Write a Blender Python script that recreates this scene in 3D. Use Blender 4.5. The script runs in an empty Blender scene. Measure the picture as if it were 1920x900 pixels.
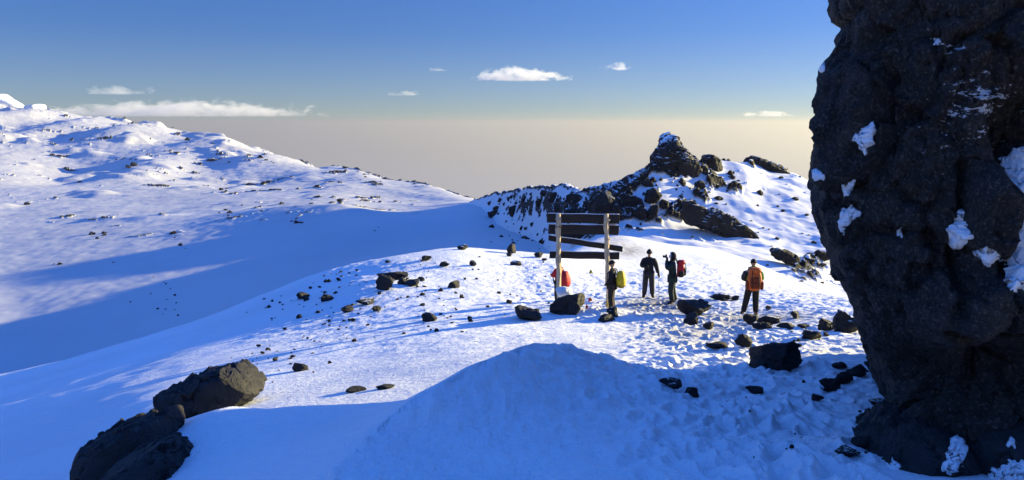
import bpy, bmesh, math, random
import numpy as np
from mathutils import Vector, Matrix

# ------------------------------------------------------------------ camera, world, sun, exposure
SC = bpy.context.scene
COL = SC.collection
R = math.radians
FPX = 1450.0                                   # focal length in photo pixels (photo is 1920 wide)
PITCH = math.atan(220.0 / FPX)
SUN_AZ, SUN_EL = R(66.0), R(11.5)               # azimuth to the right of the view direction

cam_d = bpy.data.cameras.new("camera")
cam = bpy.data.objects.new("camera", cam_d)
COL.objects.link(cam)
cam_d.sensor_width = 36.0
cam_d.lens = FPX / 1920.0 * 36.0
cam_d.clip_start, cam_d.clip_end = 0.05, 600000.0
cam.location = (0, 0, 0)
cam.rotation_euler = (math.pi / 2 - PITCH, 0, 0)
SC.camera = cam

world = bpy.data.worlds.new("World")
SC.world = world
world.use_nodes = True
wn, wl = world.node_tree.nodes, world.node_tree.links
bg = wn["Background"]
sky = wn.new("ShaderNodeTexSky")
sky.sky_type = 'NISHITA'
sky.sun_disc = False
sky.sun_elevation = SUN_EL
sky.sun_rotation = SUN_AZ
sky.altitude = 5000
sky.air_density = 1.0
sky.dust_density = 0.6
sky.ozone_density = 2.5
hsv = wn.new("ShaderNodeHueSaturation")
hsv.inputs["Saturation"].default_value = 1.22
wl.new(sky.outputs[0], hsv.inputs["Color"])
# the high blue dome of a 5700 m sky: brighter overhead than the plain model gives
tcw = wn.new("ShaderNodeTexCoord")
sxyz = wn.new("ShaderNodeSeparateXYZ")
wl.new(tcw.outputs["Generated"], sxyz.inputs[0])
mr = wn.new("ShaderNodeMapRange")
mr.interpolation_type = 'SMOOTHSTEP'
wl.new(sxyz.outputs[2], mr.inputs[0])
ZEN = 5.2
for i_, x_ in enumerate((0.18, 0.75, 1.0, ZEN)):
    mr.inputs[i_ + 1].default_value = x_
mr2 = wn.new("ShaderNodeMapRange")               # thick low air dims the sky towards the horizon
wl.new(sxyz.outputs[2], mr2.inputs[0])
HOR = 0.36
for i_, x_ in enumerate((0.0, 0.16, HOR, 0.66)):
    mr2.inputs[i_ + 1].default_value = x_
mulv = wn.new("ShaderNodeMath")
mulv.operation = 'MULTIPLY'
wl.new(mr.outputs[0], mulv.inputs[0])
wl.new(mr2.outputs[0], mulv.inputs[1])
wl.new(mulv.outputs[0], hsv.inputs["Value"])
mr3 = wn.new("ShaderNodeMapRange")               # and whitens it
wl.new(sxyz.outputs[2], mr3.inputs[0])
for i_, x_ in enumerate((0.0, 0.11, 1.0, 1.2)):
    mr3.inputs[i_ + 1].default_value = x_
wl.new(mr3.outputs[0], hsv.inputs["Saturation"])
HUE = 0.517
hsv.inputs["Hue"].default_value = HUE
wl.new(hsv.outputs[0], bg.inputs["Color"])
bg.inputs["Strength"].default_value = 0.085

sun_d = bpy.data.lights.new("sun", 'SUN')
sun_d.energy = 5.0
sun_d.angle = R(0.5)
sun_d.color = (1.0, 0.85, 0.41)
sun = bpy.data.objects.new("sun", sun_d)
COL.objects.link(sun)
to_sun = Vector((math.sin(SUN_AZ) * math.cos(SUN_EL), math.cos(SUN_AZ) * math.cos(SUN_EL), math.sin(SUN_EL)))
sun.rotation_euler = to_sun.to_track_quat('Z', 'Y').to_euler()
sun.location = (60, 20, 30)

SC.view_settings.view_transform = 'Standard'
SC.view_settings.look = 'None'
SC.view_settings.exposure = 1.42
SC.view_settings.gamma = 1.0
SC.view_settings.use_curve_mapping = False
SC.render.engine = 'CYCLES'
SC.cycles.use_denoising = True
SC.cycles.max_bounces = 8
SC.cycles.diffuse_bounces = 3
SC.cycles.volume_bounces = 3
SC.cycles.volume_max_steps = 256

# ------------------------------------------------------------------ numbers: pixels <-> world, noise
CT, ST = math.cos(PITCH), math.sin(PITCH)
EYE_TAN = math.tan(R(0))


def ray(px, py):
    """azimuth slope a = X/Y and elevation slope s = Z/Y of a photo pixel"""
    x = (np.asarray(px, float) - 960.0) / FPX
    v = (450.0 - np.asarray(py, float)) / FPX
    fy = CT + v * ST
    return x / fy, (v * CT - ST) / fy


def at(px, py, Y):
    a, s = ray(px, py)
    return Vector((float(a) * Y, Y, float(s) * Y))


def project(P):
    d = P[..., 1] * CT - P[..., 2] * ST
    u = P[..., 1] * ST + P[..., 2] * CT
    return 960.0 + FPX * P[..., 0] / d, 450.0 - FPX * u / d


def _h(ix, iy, iz, seed):
    n = (ix.astype(np.int64) * 374761393 + iy.astype(np.int64) * 668265263 + iz.astype(np.int64) * 2147483647 + seed * 1274126177) & 0xFFFFFFFF
    n = ((n ^ (n >> 13)) * 1274126177) & 0xFFFFFFFF
    n = (n ^ (n >> 16)) & 0xFFFFFFFF
    n = (n * 2246822519) & 0xFFFFFFFF
    return (n ^ (n >> 15)) & 0xFFFFFFFF


def noise2(x, y, seed=0):
    x, y = np.broadcast_arrays(np.asarray(x, float), np.asarray(y, float))
    xi, yi = np.floor(x), np.floor(y)
    xf, yf = x - xi, y - yi
    xi, yi = xi.astype(np.int64), yi.astype(np.int64)
    z0 = np.zeros_like(xi)

    def g(dx, dy):
        h = _h(xi + dx, yi + dy, z0, seed) * (2 * math.pi / 4294967296.0)
        return np.cos(h) * (xf - dx) + np.sin(h) * (yf - dy)
    u = xf * xf * xf * (xf * (xf * 6 - 15) + 10)
    w = yf * yf * yf * (yf * (yf * 6 - 15) + 10)
    a = g(0, 0) * (1 - u) + g(1, 0) * u
    b = g(0, 1) * (1 - u) + g(1, 1) * u
    return (a * (1 - w) + b * w) * 1.5


def fbm2(x, y, octs=5, seed=0, gain=0.5, ridged=False):
    t, amp, tot = 0.0, 1.0, 0.0
    for o in range(octs):
        n = noise2(x * 2 ** o + 17.3 * o, y * 2 ** o - 9.1 * o, seed + o)
        if ridged:
            n = 1 - 2 * np.abs(n)
        t = t + amp * n
        tot += amp
        amp *= gain
    return t / tot


def noise3(P, seed=0):
    xi = np.floor(P)
    f = P - xi
    xi = xi.astype(np.int64)
    u = f * f * f * (f * (f * 6 - 15) + 10)
    out = 0
    for dx in (0, 1):
        for dy in (0, 1):
            for dz in (0, 1):
                h = _h(xi[:, 0] + dx, xi[:, 1] + dy, xi[:, 2] + dz, seed)
                th = (h & 0xFFFF) * (2 * math.pi / 65536.0)
                cz = ((h >> 16) & 0xFFFF) / 32767.5 - 1
                rr = np.sqrt(np.maximum(0, 1 - cz * cz))
                d = rr * np.cos(th) * (f[:, 0] - dx) + rr * np.sin(th) * (f[:, 1] - dy) + cz * (f[:, 2] - dz)
                w = (u[:, 0] if dx else 1 - u[:, 0]) * (u[:, 1] if dy else 1 - u[:, 1]) * (u[:, 2] if dz else 1 - u[:, 2])
                out = out + w * d
    return out * 1.5


def fbm3(P, octs=4, seed=0, gain=0.5, ridged=False):
    t, amp, tot = 0.0, 1.0, 0.0
    for o in range(octs):
        n = noise3(P * 2 ** o + 7.7 * o, seed + o)
        if ridged:
            n = 1 - 2 * np.abs(n)
        t = t + amp * n
        tot += amp
        amp *= gain
    return t / tot


def worley3(P, seed=0):
    """nearest and second nearest feature distance, cell hash, offset to the feature"""
    ci = np.floor(P).astype(np.int64)
    f1 = np.full(len(P), 9.0); f2 = np.full(len(P), 9.0); hid = np.zeros(len(P), np.int64); vec = np.zeros_like(P)
    for dx in (-1, 0, 1):
        for dy in (-1, 0, 1):
            for dz in (-1, 0, 1):
                c = ci + [dx, dy, dz]
                h = _h(c[:, 0], c[:, 1], c[:, 2], seed)
                ft = c + np.stack([(h & 1023), ((h >> 10) & 1023), ((h >> 20) & 1023)], -1) / 1023.0
                v = P - ft
                d = np.sqrt((v * v).sum(1))
                n = d < f1
                f2 = np.where(n, f1, np.minimum(f2, d))
                hid = np.where(n, h, hid); vec = np.where(n[:, None], v, vec); f1 = np.where(n, d, f1)
    return f1, f2, hid, vec


def facets(P, cell, seed, tilt=0.5, crack=0.06):
    """blocky fractured relief, about -0.5..0.5 in units of the cell"""
    q = P / cell
    q = q + 0.35 * np.stack([fbm3(q * 1.3 + k * 9.1, 3, seed + k) for k in range(3)], -1)
    f1, f2, hid, vec = worley3(q, seed)
    rnd = np.stack([((hid * k) & 0xFFFF) / 65535.0 - 0.5 for k in (7919, 104729, 1299709)], -1)
    return 0.35 * rnd[:, 0] + tilt * (rnd * vec).sum(1) * 2 - 0.18 * np.exp(-((f2 - f1) / crack) ** 2)


def sstep(x, a, b):
    t = np.clip((x - a) / (b - a), 0, 1)
    return t * t * (3 - 2 * t)


def gsmooth(v, sig):
    if sig <= 0:
        return v
    r = int(3 * sig) + 1
    k = np.exp(-0.5 * (np.arange(-r, r + 1) / sig) ** 2)
    k /= k.sum()
    return np.convolve(np.pad(v, r, mode='edge'), k, mode='valid')


def pchip_cols(L, V, Lq):
    """monotone cubic per column. L,V: (K,N) knots; Lq: (M,N)"""
    K, N = L.shape
    h = np.diff(L, axis=0)
    d = np.diff(V, axis=0) / h
    m = np.zeros_like(V)
    w1 = 2 * h[1:] + h[:-1]
    w2 = h[1:] + 2 * h[:-1]
    same = (d[1:] * d[:-1]) > 0
    with np.errstate(divide='ignore', invalid='ignore'):
        hm = (w1 + w2) / (w1 / d[:-1] + w2 / d[1:])
    m[1:-1] = np.where(same, hm, 0)
    m[0], m[-1] = d[0], d[-1]
    out = np.empty_like(Lq)
    cols = np.arange(N)
    idx = np.zeros(Lq.shape, int)
    for k in range(1, K - 1):
        idx += (Lq >= L[k][None, :])
    C = np.broadcast_to(cols[None, :], Lq.shape)
    l0, l1 = L[idx, C], L[idx + 1, C]
    v0, v1 = V[idx, C], V[idx + 1, C]
    m0, m1 = m[idx, C], m[idx + 1, C]
    hh = l1 - l0
    t = (Lq - l0) / hh
    return ((1 + 2 * t) * (1 - t) ** 2 * v0 + t * (1 - t) ** 2 * hh * m0 + t * t * (3 - 2 * t) * v1 + t * t * (t - 1) * hh * m1)


def loft(curves, a0, a1, ncol, segs, smooth):
    """curves: near to far; each a list of (px, py, Y) or ('z', px, z, Y). Returns (rows, cols, 3) grid of points and the row of each curve."""
    A = np.linspace(a0, a1, ncol)
    Ls, Ss = [], []
    for cv, sg in zip(curves, smooth):
        pa, ps, pl = [], [], []
        for p in cv:
            if p[0] == 'z':
                a, _ = ray(p[1], 450)
                pa.append(float(a)); ps.append(p[2] / p[3]); pl.append(math.log(p[3]))
            else:
                a, s = ray(p[0], p[1])
                pa.append(float(a)); ps.append(float(s)); pl.append(math.log(p[2]))
        o = np.argsort(pa)
        pa, ps, pl = np.array(pa)[o], np.array(ps)[o], np.array(pl)[o]
        Ss.append(gsmooth(np.interp(A, pa, ps), sg))
        Ls.append(gsmooth(np.interp(A, pa, pl), max(sg, 12)))
    L, S = np.array(Ls), np.array(Ss)
    rows, marks = [], [0]
    for k, n in enumerate(segs):
        t = np.linspace(0, 1, n + 1)[(1 if k else 0):, None]
        rows.append(L[k][None] * (1 - t) + L[k + 1][None] * t)
        marks.append(marks[-1] + n)
    Lq = np.concatenate(rows)
    Sq = pchip_cols(L, S, Lq)
    Y = np.exp(Lq)
    return np.stack([Y * A[None, :], Y, Y * Sq], -1), marks


def mesh_from(name, verts, faces, mat=None, smooth=True, attrs=None):
    """numpy arrays to a mesh"""
    verts = np.ascontiguousarray(verts, np.float32)
    faces = np.asarray(faces, np.int32)
    me = bpy.data.meshes.new(name)
    k = faces.shape[1]
    me.vertices.add(len(verts)); me.vertices.foreach_set("co", verts.ravel())
    me.loops.add(faces.size); me.loops.foreach_set("vertex_index", faces.ravel())
    me.polygons.add(len(faces))
    me.polygons.foreach_set("loop_start", np.arange(0, faces.size, k, dtype=np.int32))
    me.polygons.foreach_set("use_smooth", np.full(len(faces), smooth, bool))
    me.update(calc_edges=True)
    for an, av in (attrs or {}).items():
        at_ = me.attributes.new(an, 'FLOAT', 'POINT')
        at_.data.foreach_set("value", np.ascontiguousarray(av, np.float32).ravel())
    if mat:
        me.materials.append(mat)
    return me


def grid_faces(nr, nc, wrap=False):
    i = np.arange(nr - 1)[:, None]
    j = np.arange(nc if wrap else nc - 1)[None, :]
    j2 = (j + 1) % nc
    a = i * nc + j; b = i * nc + j2; c = (i + 1) * nc + j2; d = (i + 1) * nc + j
    return np.stack([a, b, c, d], -1).reshape(-1, 4)


def link(name, me, parent=None):
    o = bpy.data.objects.new(name, me)
    COL.objects.link(o)
    if parent:
        o.parent = parent
    return o


def tag(o, label=None, cat=None, group=None, kind=None):
    if label: o["label"] = label
    if cat: o["category"] = cat
    if group: o["group"] = group
    if kind: o["kind"] = kind
    return o


def empty(name, loc, rz=0.0):
    o = bpy.data.objects.new(name, None)
    COL.objects.link(o)
    o.location = loc
    o.rotation_euler = (0, 0, rz)
    o.empty_display_size = 0.1
    return o

# ------------------------------------------------------------------ materials


def new_mat(name):
    m = bpy.data.materials.new(name)
    m.use_nodes = True
    nt = m.node_tree
    return m, nt, nt.nodes["Principled BSDF"]


def nd(nt, t, **kw):
    n = nt.nodes.new(t)
    for k, v in kw.items():
        setattr(n, k, v)
    return n


def tex_noise(nt, vec, scale, detail=4, rough=0.55, dist=0.0):
    n = nd(nt, "ShaderNodeTexNoise")
    n.inputs["Scale"].default_value = scale
    n.inputs["Detail"].default_value = detail
    n.inputs["Roughness"].default_value = rough
    n.inputs["Distortion"].default_value = dist
    nt.links.new(vec, n.inputs["Vector"])
    return n.outputs["Fac"]


def mp(nt, val, a, b, c=0.0, d=1.0, smooth=False):
    n = nd(nt, "ShaderNodeMapRange")
    n.interpolation_type = 'SMOOTHSTEP' if smooth else 'LINEAR'
    nt.links.new(val, n.inputs[0])
    for i, x in enumerate((a, b, c, d)):
        n.inputs[i + 1].default_value = x
    return n.outputs[0]


def mth(nt, op, a, b=None, clamp=False):
    n = nd(nt, "ShaderNodeMath", operation=op)
    n.use_clamp = clamp
    for i, x in enumerate((a, b)):
        if x is None: continue
        if isinstance(x, (int, float)): n.inputs[i].default_value = x
        else: nt.links.new(x, n.inputs[i])
    return n.outputs[0]


def mixc(nt, fac, a, b):
    n = nd(nt, "ShaderNodeMix", data_type='RGBA')
    if isinstance(fac, (int, float)): n.inputs[0].default_value = fac
    else: nt.links.new(fac, n.inputs[0])
    for i, x in ((6, a), (7, b)):
        if isinstance(x, tuple): n.inputs[i].default_value = (*x, 1)
        else: nt.links.new(x, n.inputs[i])
    return n.outputs[2]


def bump(nt, h, strength, dist, prev=None):
    n = nd(nt, "ShaderNodeBump")
    n.inputs["Strength"].default_value = strength
    n.inputs["Distance"].default_value = dist
    nt.links.new(h, n.inputs["Height"])
    if prev is not None:
        nt.links.new(prev, n.inputs["Normal"])
    return n.outputs[0]


def objvec(nt, scale=None, rot=None):
    tc = nd(nt, "ShaderNodeTexCoord")
    v = tc.outputs["Object"]
    if scale or rot:
        m = nd(nt, "ShaderNodeMapping")
        if scale: m.inputs["Scale"].default_value = scale
        if rot: m.inputs["Rotation"].default_value = rot
        nt.links.new(v, m.inputs["Vector"])
        v = m.outputs[0]
    return v


def attr(nt, name):
    return nd(nt, "ShaderNodeAttribute", attribute_name=name).outputs["Fac"]


SNOW = (0.86, 0.87, 0.88)
ROCK_A, ROCK_B = (0.007, 0.0066, 0.0066), (0.024, 0.0225, 0.023)


def snow_material(name, ripple=1.0, near=True, rock=True, rock_scale=1.0, dirt=True, SNOW=SNOW, bare=(0.74, 0.90)):
    m, nt, b = new_mat(name)
    v = objvec(nt)
    lk = nt.links.new
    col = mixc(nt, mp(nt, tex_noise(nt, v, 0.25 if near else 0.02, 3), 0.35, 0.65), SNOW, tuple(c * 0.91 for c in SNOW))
    if dirt:
        dn = tex_noise(nt, v, 3.2, 8, 0.72)
        df = mth(nt, 'MULTIPLY', attr(nt, "dirt"), mp(nt, dn, 0.36, 0.52, 0, 1, True))
        col = mixc(nt, df, col, (0.17, 0.15, 0.14))
    nrm = None
    if near:
        # wind ripples stretched along the wind, grain
        vs = objvec(nt, (1.0, 4.0, 1.0), (0, 0, R(-28)))
        nrm = bump(nt, tex_noise(nt, vs, 1.3, 4, 0.55, 0.4), 0.5 * ripple, 0.09, nrm)
        nrm = bump(nt, tex_noise(nt, v, 8.0, 6, 0.66), 1.0 * ripple, 0.055, nrm)
        nrm = bump(nt, tex_noise(nt, v, 40.0, 3, 0.6), 0.9, 0.010, nrm)
    else:
        vs = objvec(nt, (1.0, 2.2, 1.0), (0, 0, R(-20)))
        nrm = bump(nt, tex_noise(nt, vs, 0.12, 5, 0.48), 0.14 * ripple, 0.4, nrm)
    rough = 0.62
    if rock:
        rn = tex_noise(nt, v, 2.2 * rock_scale, 6, 0.7)
        geo = nd(nt, "ShaderNodeNewGeometry")
        sep = nd(nt, "ShaderNodeSeparateXYZ")
        lk(geo.outputs["Normal"], sep.inputs[0])
        cover = mth(nt, 'ADD', sep.outputs[2], mth(nt, 'MULTIPLY', mth(nt, 'SUBTRACT', rn, 0.5), 0.9))
        bare = mp(nt, cover, bare[0], bare[1], 1, 0, True)
        rk = mth(nt, 'MULTIPLY', mp(nt, attr(nt, "rock"), 0.15, 0.5, 0, 1, True), bare)
        rcol = mixc(nt, tex_noise(nt, v, 5 * rock_scale, 5, 0.7), ROCK_A, ROCK_B)
        col = mixc(nt, rk, col, rcol)
        rough = mp(nt, rk, 0, 1, 0.62, 0.8)
        nrm = bump(nt, mth(nt, 'MULTIPLY', tex_noise(nt, v, 3.5 * rock_scale, 8, 0.7), rk), 0.9, 0.35 / rock_scale, nrm)
    lk(col, b.inputs["Base Color"])
    if isinstance(rough, float): b.inputs["Roughness"].default_value = rough
    else: lk(rough, b.inputs["Roughness"])
    b.inputs["Specular IOR Level"].default_value = 0.25
    lk(nrm, b.inputs["Normal"])
    return m


def rock_material(name, snow=0.0, snow_thr=0.8, scale=1.0, tint=(1, 1, 1), spec=0.45):
    """dark volcanic rock; snow>0 lets flat tops keep a dusting"""
    m, nt, b = new_mat(name)
    lk = nt.links.new
    v = objvec(nt)
    n1 = tex_noise(nt, v, 2.5 * scale, 8, 0.72, 0.6)
    n2 = tex_noise(nt, v, 14 * scale, 5, 0.7)
    ta = tuple(c * t for c, t in zip(ROCK_A, tint)); tb = tuple(c * t for c, t in zip(ROCK_B, tint))
    col = mixc(nt, mp(nt, n1, 0.36, 0.68), ta, tb)
    col = mixc(nt, mp(nt, n2, 0.62, 0.78), col, (0.055, 0.052, 0.053))
    nrm = bump(nt, n1, 0.8, 0.10 / scale)
    nrm = bump(nt, n2, 0.8, 0.025 / scale, nrm)
    vo = nd(nt, "ShaderNodeTexVoronoi", feature='DISTANCE_TO_EDGE')
    vo.inputs["Scale"].default_value = 5 * scale
    lk(v, vo.inputs["Vector"])
    nrm = bump(nt, mp(nt, vo.outputs["Distance"], 0, 0.06), 0.25, 0.03 / scale, nrm)
    if snow > 0:
        geo = nd(nt, "ShaderNodeNewGeometry")
        sep = nd(nt, "ShaderNodeSeparateXYZ")
        lk(geo.outputs["Normal"], sep.inputs[0])
        cv = mth(nt, 'ADD', sep.outputs[2], mth(nt, 'MULTIPLY', mth(nt, 'SUBTRACT', tex_noise(nt, v, 3 * scale, 6, 0.7), 0.5), 1.1))
        sf = mp(nt, cv, snow_thr, snow_thr + 0.1, 0, snow, True)
        col = mixc(nt, sf, col, SNOW)
    lk(col, b.inputs["Base Color"])
    b.inputs["Roughness"].default_value = 0.72
    b.inputs["Specular IOR Level"].default_value = spec
    lk(nrm, b.inputs["Normal"])
    return m


def cloth(name, rgb, rough=0.75, wrinkle=0.5, spec=0.3):
    m, nt, b = new_mat(name)
    v = objvec(nt)
    n = tex_noise(nt, v, 9, 4, 0.6, 0.8)
    d = tuple(c * 0.72 for c in rgb)
    nt.links.new(mixc(nt, mp(nt, n, 0.35, 0.65), rgb, d), b.inputs["Base Color"])
    b.inputs["Roughness"].default_value = rough
    b.inputs["Specular IOR Level"].default_value = spec
    nt.links.new(bump(nt, n, wrinkle, 0.03), b.inputs["Normal"])
    return m


M_SNOW = snow_material("snow_near", 1.0, True, True, 1.0)
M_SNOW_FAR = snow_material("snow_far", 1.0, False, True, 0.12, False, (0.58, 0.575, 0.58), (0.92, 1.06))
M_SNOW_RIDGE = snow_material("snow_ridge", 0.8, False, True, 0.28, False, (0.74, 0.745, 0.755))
M_PATCH = snow_material("snow_patch", 0.6, True, False, 1.0, False)
M_ROCK = rock_material("rock", 0.0)
M_ROCK_SNOWY = rock_material("rock_snowy", 1.0, 0.92)
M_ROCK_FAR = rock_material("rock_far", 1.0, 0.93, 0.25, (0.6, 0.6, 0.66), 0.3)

# ------------------------------------------------------------------ the setting: snow slopes
A0, A1 = -1.12, 1.12


def polyline_dist(X, Y, pts):
    """distance, signed side (+ right of the direction of travel), arc fraction to a polyline in XY"""
    best = np.full(X.shape, 1e9); side = np.zeros(X.shape); frac = np.zeros(X.shape)
    seg = [math.hypot(pts[i + 1][0] - pts[i][0], pts[i + 1][1] - pts[i][1]) for i in range(len(pts) - 1)]
    tot = sum(seg); acc = 0
    for i in range(len(pts) - 1):
        (x0, y0), (x1, y1) = pts[i][:2], pts[i + 1][:2]
        dx, dy = x1 - x0, y1 - y0
        t = np.clip(((X - x0) * dx + (Y - y0) * dy) / (dx * dx + dy * dy), 0, 1)
        qx, qy = X - x0 - t * dx, Y - y0 - t * dy
        d = np.hypot(qx, qy)
        s = np.sign(qx * dy - qy * dx)
        k = d < best
        best = np.where(k, d, best); side = np.where(k, s, side); frac = np.where(k, (acc + t * seg[i]) / tot, frac)
        acc += seg[i]
    return best, side, frac


def spline(pts, n=60):
    pts = np.array(pts, float)
    t = np.linspace(0, len(pts) - 1, n)
    out = np.stack([gsmooth(np.interp(t, np.arange(len(pts)), pts[:, k]), n / len(pts) / 3.0) for k in range(pts.shape[1])], -1)
    return out


def crest_pt(G, px, py, H):
    """XY where the ray of a photo pixel stands H above the base sheet"""
    a, s = ray(px, py)
    j = int(np.argmin(np.abs(G[5, :, 0] / G[5, :, 1] - float(a))))
    Yc, Zc = G[:, j, 1], G[:, j, 2]
    f = float(s) * Yc - (Zc + H)
    i = int(np.argmax((f < 0) & (Yc > 2.2)))
    return (float(a) * Yc[i], Yc[i])


# near slope: from under the camera to the crest and over it
Fc = [
    [('z', -900, -2.6, 1.2), ('z', 0, -2.2, 1.2), ('z', 960, -1.75, 1.2), ('z', 1900, -1.6, 1.2), ('z', 2900, -1.5, 1.2)],
    [(-700, 1210, 6.6), (0, 1040, 8), (350, 985, 6.0), (640, 975, 5.3), (960, 990, 4.9), (1300, 985, 4.8), (1900, 950, 4.9), (2700, 930, 5.0)],
    [(-700, 1010, 14), (0, 850, 14), (300, 832, 10.9), (500, 815, 9.6), (700, 805, 9.0), (960, 808, 8.3), (1300, 800, 7.7), (1650, 800, 7.3), (1900, 800, 7.2), (2700, 800, 7.2)],
    [(-700, 950, 20), (0, 775, 19.5), (300, 715, 17.2), (640, 668, 17.4), (900, 664, 14.6), (1060, 664, 13.8), (1250, 660, 13.5), (1420, 650, 13.8), (1650, 640, 14), (2700, 640, 14)],
    [(-700, 915, 24), (0, 733, 26), (300, 664, 25), (640, 572, 26.5), (860, 580, 23), (1000, 589, 22.3), (1250, 592, 22.2), (1400, 593, 22.5), (1600, 590, 21), (2700, 590, 21)],
    [(-700, 900, 29), (0, 718, 30), (300, 637, 30), (640, 527, 31.5), (860, 535, 28), (1000, 556, 27.0), (1250, 557, 27.0), (1400, 566, 25.5), (1600, 570, 24), (2700, 575, 24)],
    [(-900, 915, 34), (-400, 790, 34), (0, 702, 36), (120, 675, 36), (240, 640, 36), (400, 590, 35), (500, 549, 36), (600, 509, 35), (660, 494, 36), (740, 478, 36), (810, 469, 37), (860, 464, 38), (960, 471, 40), (1060, 479, 38), (1160, 484, 42), (1250, 500, 40), (1400, 535, 34), (1600, 560, 30), (2700, 565, 29)],
    [('z', -900, -22, 42), ('z', 0, -17, 42), ('z', 400, -15, 43), ('z', 640, -12.5, 44), ('z', 860, -10.8, 46), ('z', 930, -10.6, 48), (1010, 500, 50), (1050, 478, 52), (1090, 456, 56), (1125, 438, 60), (1160, 431, 62), (1210, 448, 62), (1250, 466, 62), (1300, 458, 64), (1340, 462, 64), (1400, 486, 62), (1450, 508, 58), (1500, 530, 54), (1590, 572, 46), (1700, 580, 44), (2700, 600, 44)],
    [('z', -900, -52, 75), ('z', 0, -44, 75), ('z', 400, -38, 72), ('z', 640, -31, 72), ('z', 860, -24, 72), ('z', 960, -22, 75), ('z', 1060, -17, 76), ('z', 1160, -14, 78), ('z', 1400, -16, 78), ('z', 1600, -18, 78), ('z', 2700, -18, 78)],
    [('z', -900, -75, 130), ('z', 0, -72, 130), ('z', 640, -55, 125), ('z', 960, -45, 120), ('z', 1160, -40, 120), ('z', 1600, -40, 120), ('z', 2700, -40, 120)],
]
P, marks = loft(Fc, A0, A1, 1500, [24, 70, 200, 170, 80, 120, 90, 40, 12], [40, 40, 40, 40, 34, 26, 9, 20, 40, 40])
X, Y, Z = P[..., 0], P[..., 1], P[..., 2].copy()
GPX, GPY = project(P)

# the big drift in the foreground: sharp crest, hollow trail on its right
DRK = [(430, 1080, .0), (620, 905, .28), (720, 815, .42), (815, 745, .68), (905, 694, .84), (975, 663, .90), (1035, 642, .92), (1085, 649, .80), (1140, 664, .58), (1200, 685, .34), (1265, 697, .14), (1340, 704, 0.0)]
PBASE = P.copy()
dr = spline([crest_pt(P, *q) for q in DRK])
d, sd, fr = polyline_dist(X, Y, dr)
Hc = np.interp(fr, np.linspace(0, 1, len(DRK)), [q[2] for q in DRK])
soft = np.sqrt(d * d + 0.04 ** 2) - 0.04
right = np.exp(-(soft / 0.95) ** 1.05)
left = np.exp(-(soft / 1.0) ** 1.2)
Z += Hc * np.where(sd > 0, right, left)
P[..., 2] = Z
# lee hump between the two foreground outcrops
HUK = [(150, 890, 0.0), (235, 845, .30), (330, 797, .52), (420, 769, .60), (520, 783, .38), (600, 772, .14), (670, 758, 0.0)]
h2 = spline([crest_pt(PBASE, *q) for q in HUK])
d2, s2, f2 = polyline_dist(X, Y, h2)
H2 = np.interp(f2, np.linspace(0, 1, len(HUK)), [q[2] for q in HUK])
soft2 = np.sqrt(d2 * d2 + 0.12 ** 2) - 0.12
Z += H2 * np.where(s2 > 0, np.exp(-(soft2 / 1.7) ** 1.4), np.exp(-(soft2 / 0.9) ** 1.6))
# mound round the sign's boulder and post
for (mx, my, mY, mh, mr) in ((1060, 590, 22.0, 0.22, 1.6), (1140, 598, 21.6, 0.16, 0.9), (1290, 600, 21.5, 0.15, 1.2), (690, 520, 29, 0.35, 2.0)):
    c = at(mx, my, mY)
    Z += mh * np.exp(-((X - c.x) ** 2 + (Y - c.y) ** 2) / mr ** 2)
# undulation, wind-scour and trampled snow
near = np.exp(-Y / 60)
Z += 0.10 * fbm2(X / 5.0, Y / 5.0, 4, 3) * sstep(Y, 4, 14)
ca, sa = math.cos(R(-28)), math.sin(R(-28))
U, V = X * ca - Y * sa, X * sa + Y * ca
Z += 0.035 * fbm2(U / 3.2, V / 0.7, 4, 11) * sstep(Y, 3, 9)
tramp = sstep(GPX, 1020, 1260) * sstep(-GPX, -1720, -1600) * sstep(GPY, 500, 560)
tramp = np.maximum(tramp, sstep(GPX, 860, 1000) * sstep(GPY, 478, 500) * sstep(-GPY, -610, -560) * 0.9)
Z += tramp * (0.06 * fbm2(X / 0.28, Y / 0.28, 4, 21) + 0.09 * fbm2(X / 1.1, Y / 1.1, 3, 25))
# boot prints along the trodden way
rg = np.random.default_rng(5)
for i in range(420):
    t = rg.random()
    px_ = np.interp(t, [0, .35, .6, 1], [1420, 1440, 1330, 1180]) + rg.normal() * (120 if t < .4 else 70)
    py_ = np.interp(t, [0, .35, .6, 1], [890, 700, 610, 555]) + rg.normal() * 14
    aa, ss = ray(px_, py_)
    j = int(np.clip(np.searchsorted(P[5, :, 0] / P[5, :, 1], float(aa)), 20, P.shape[1] - 20))
    f_ = float(ss) * Y[:, j] - Z[:, j]
    i_ = int(np.argmax((f_ < 0) & (Y[:, j] > 2.5)))
    cx_, cy_ = X[i_, j], Y[i_, j]
    if cy_ < 3: continue
    i0, i1 = max(0, i_ - 60), i_ + 60
    wj = int(0.45 / cy_ / (2.24 / 1500)) + 3
    j0, j1 = max(0, j - wj), j + wj
    th_ = rg.normal() * 0.5
    ux = (X[i0:i1, j0:j1] - cx_) * math.cos(th_) + (Y[i0:i1, j0:j1] - cy_) * math.sin(th_)
    uy = -(X[i0:i1, j0:j1] - cx_) * math.sin(th_) + (Y[i0:i1, j0:j1] - cy_) * math.cos(th_)
    rr_ = (ux / 0.085) ** 2 + (uy / 0.17) ** 2
    Z[i0:i1, j0:j1] += rg.uniform(0.03, 0.065) * (-np.exp(-rr_ ** 1.5) + 0.45 * np.exp(-(np.sqrt(rr_) - 1.45) ** 2 / 0.12))
facing = np.where(sd > 0, np.exp(-(d / 1.6) ** 2), 0)
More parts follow.
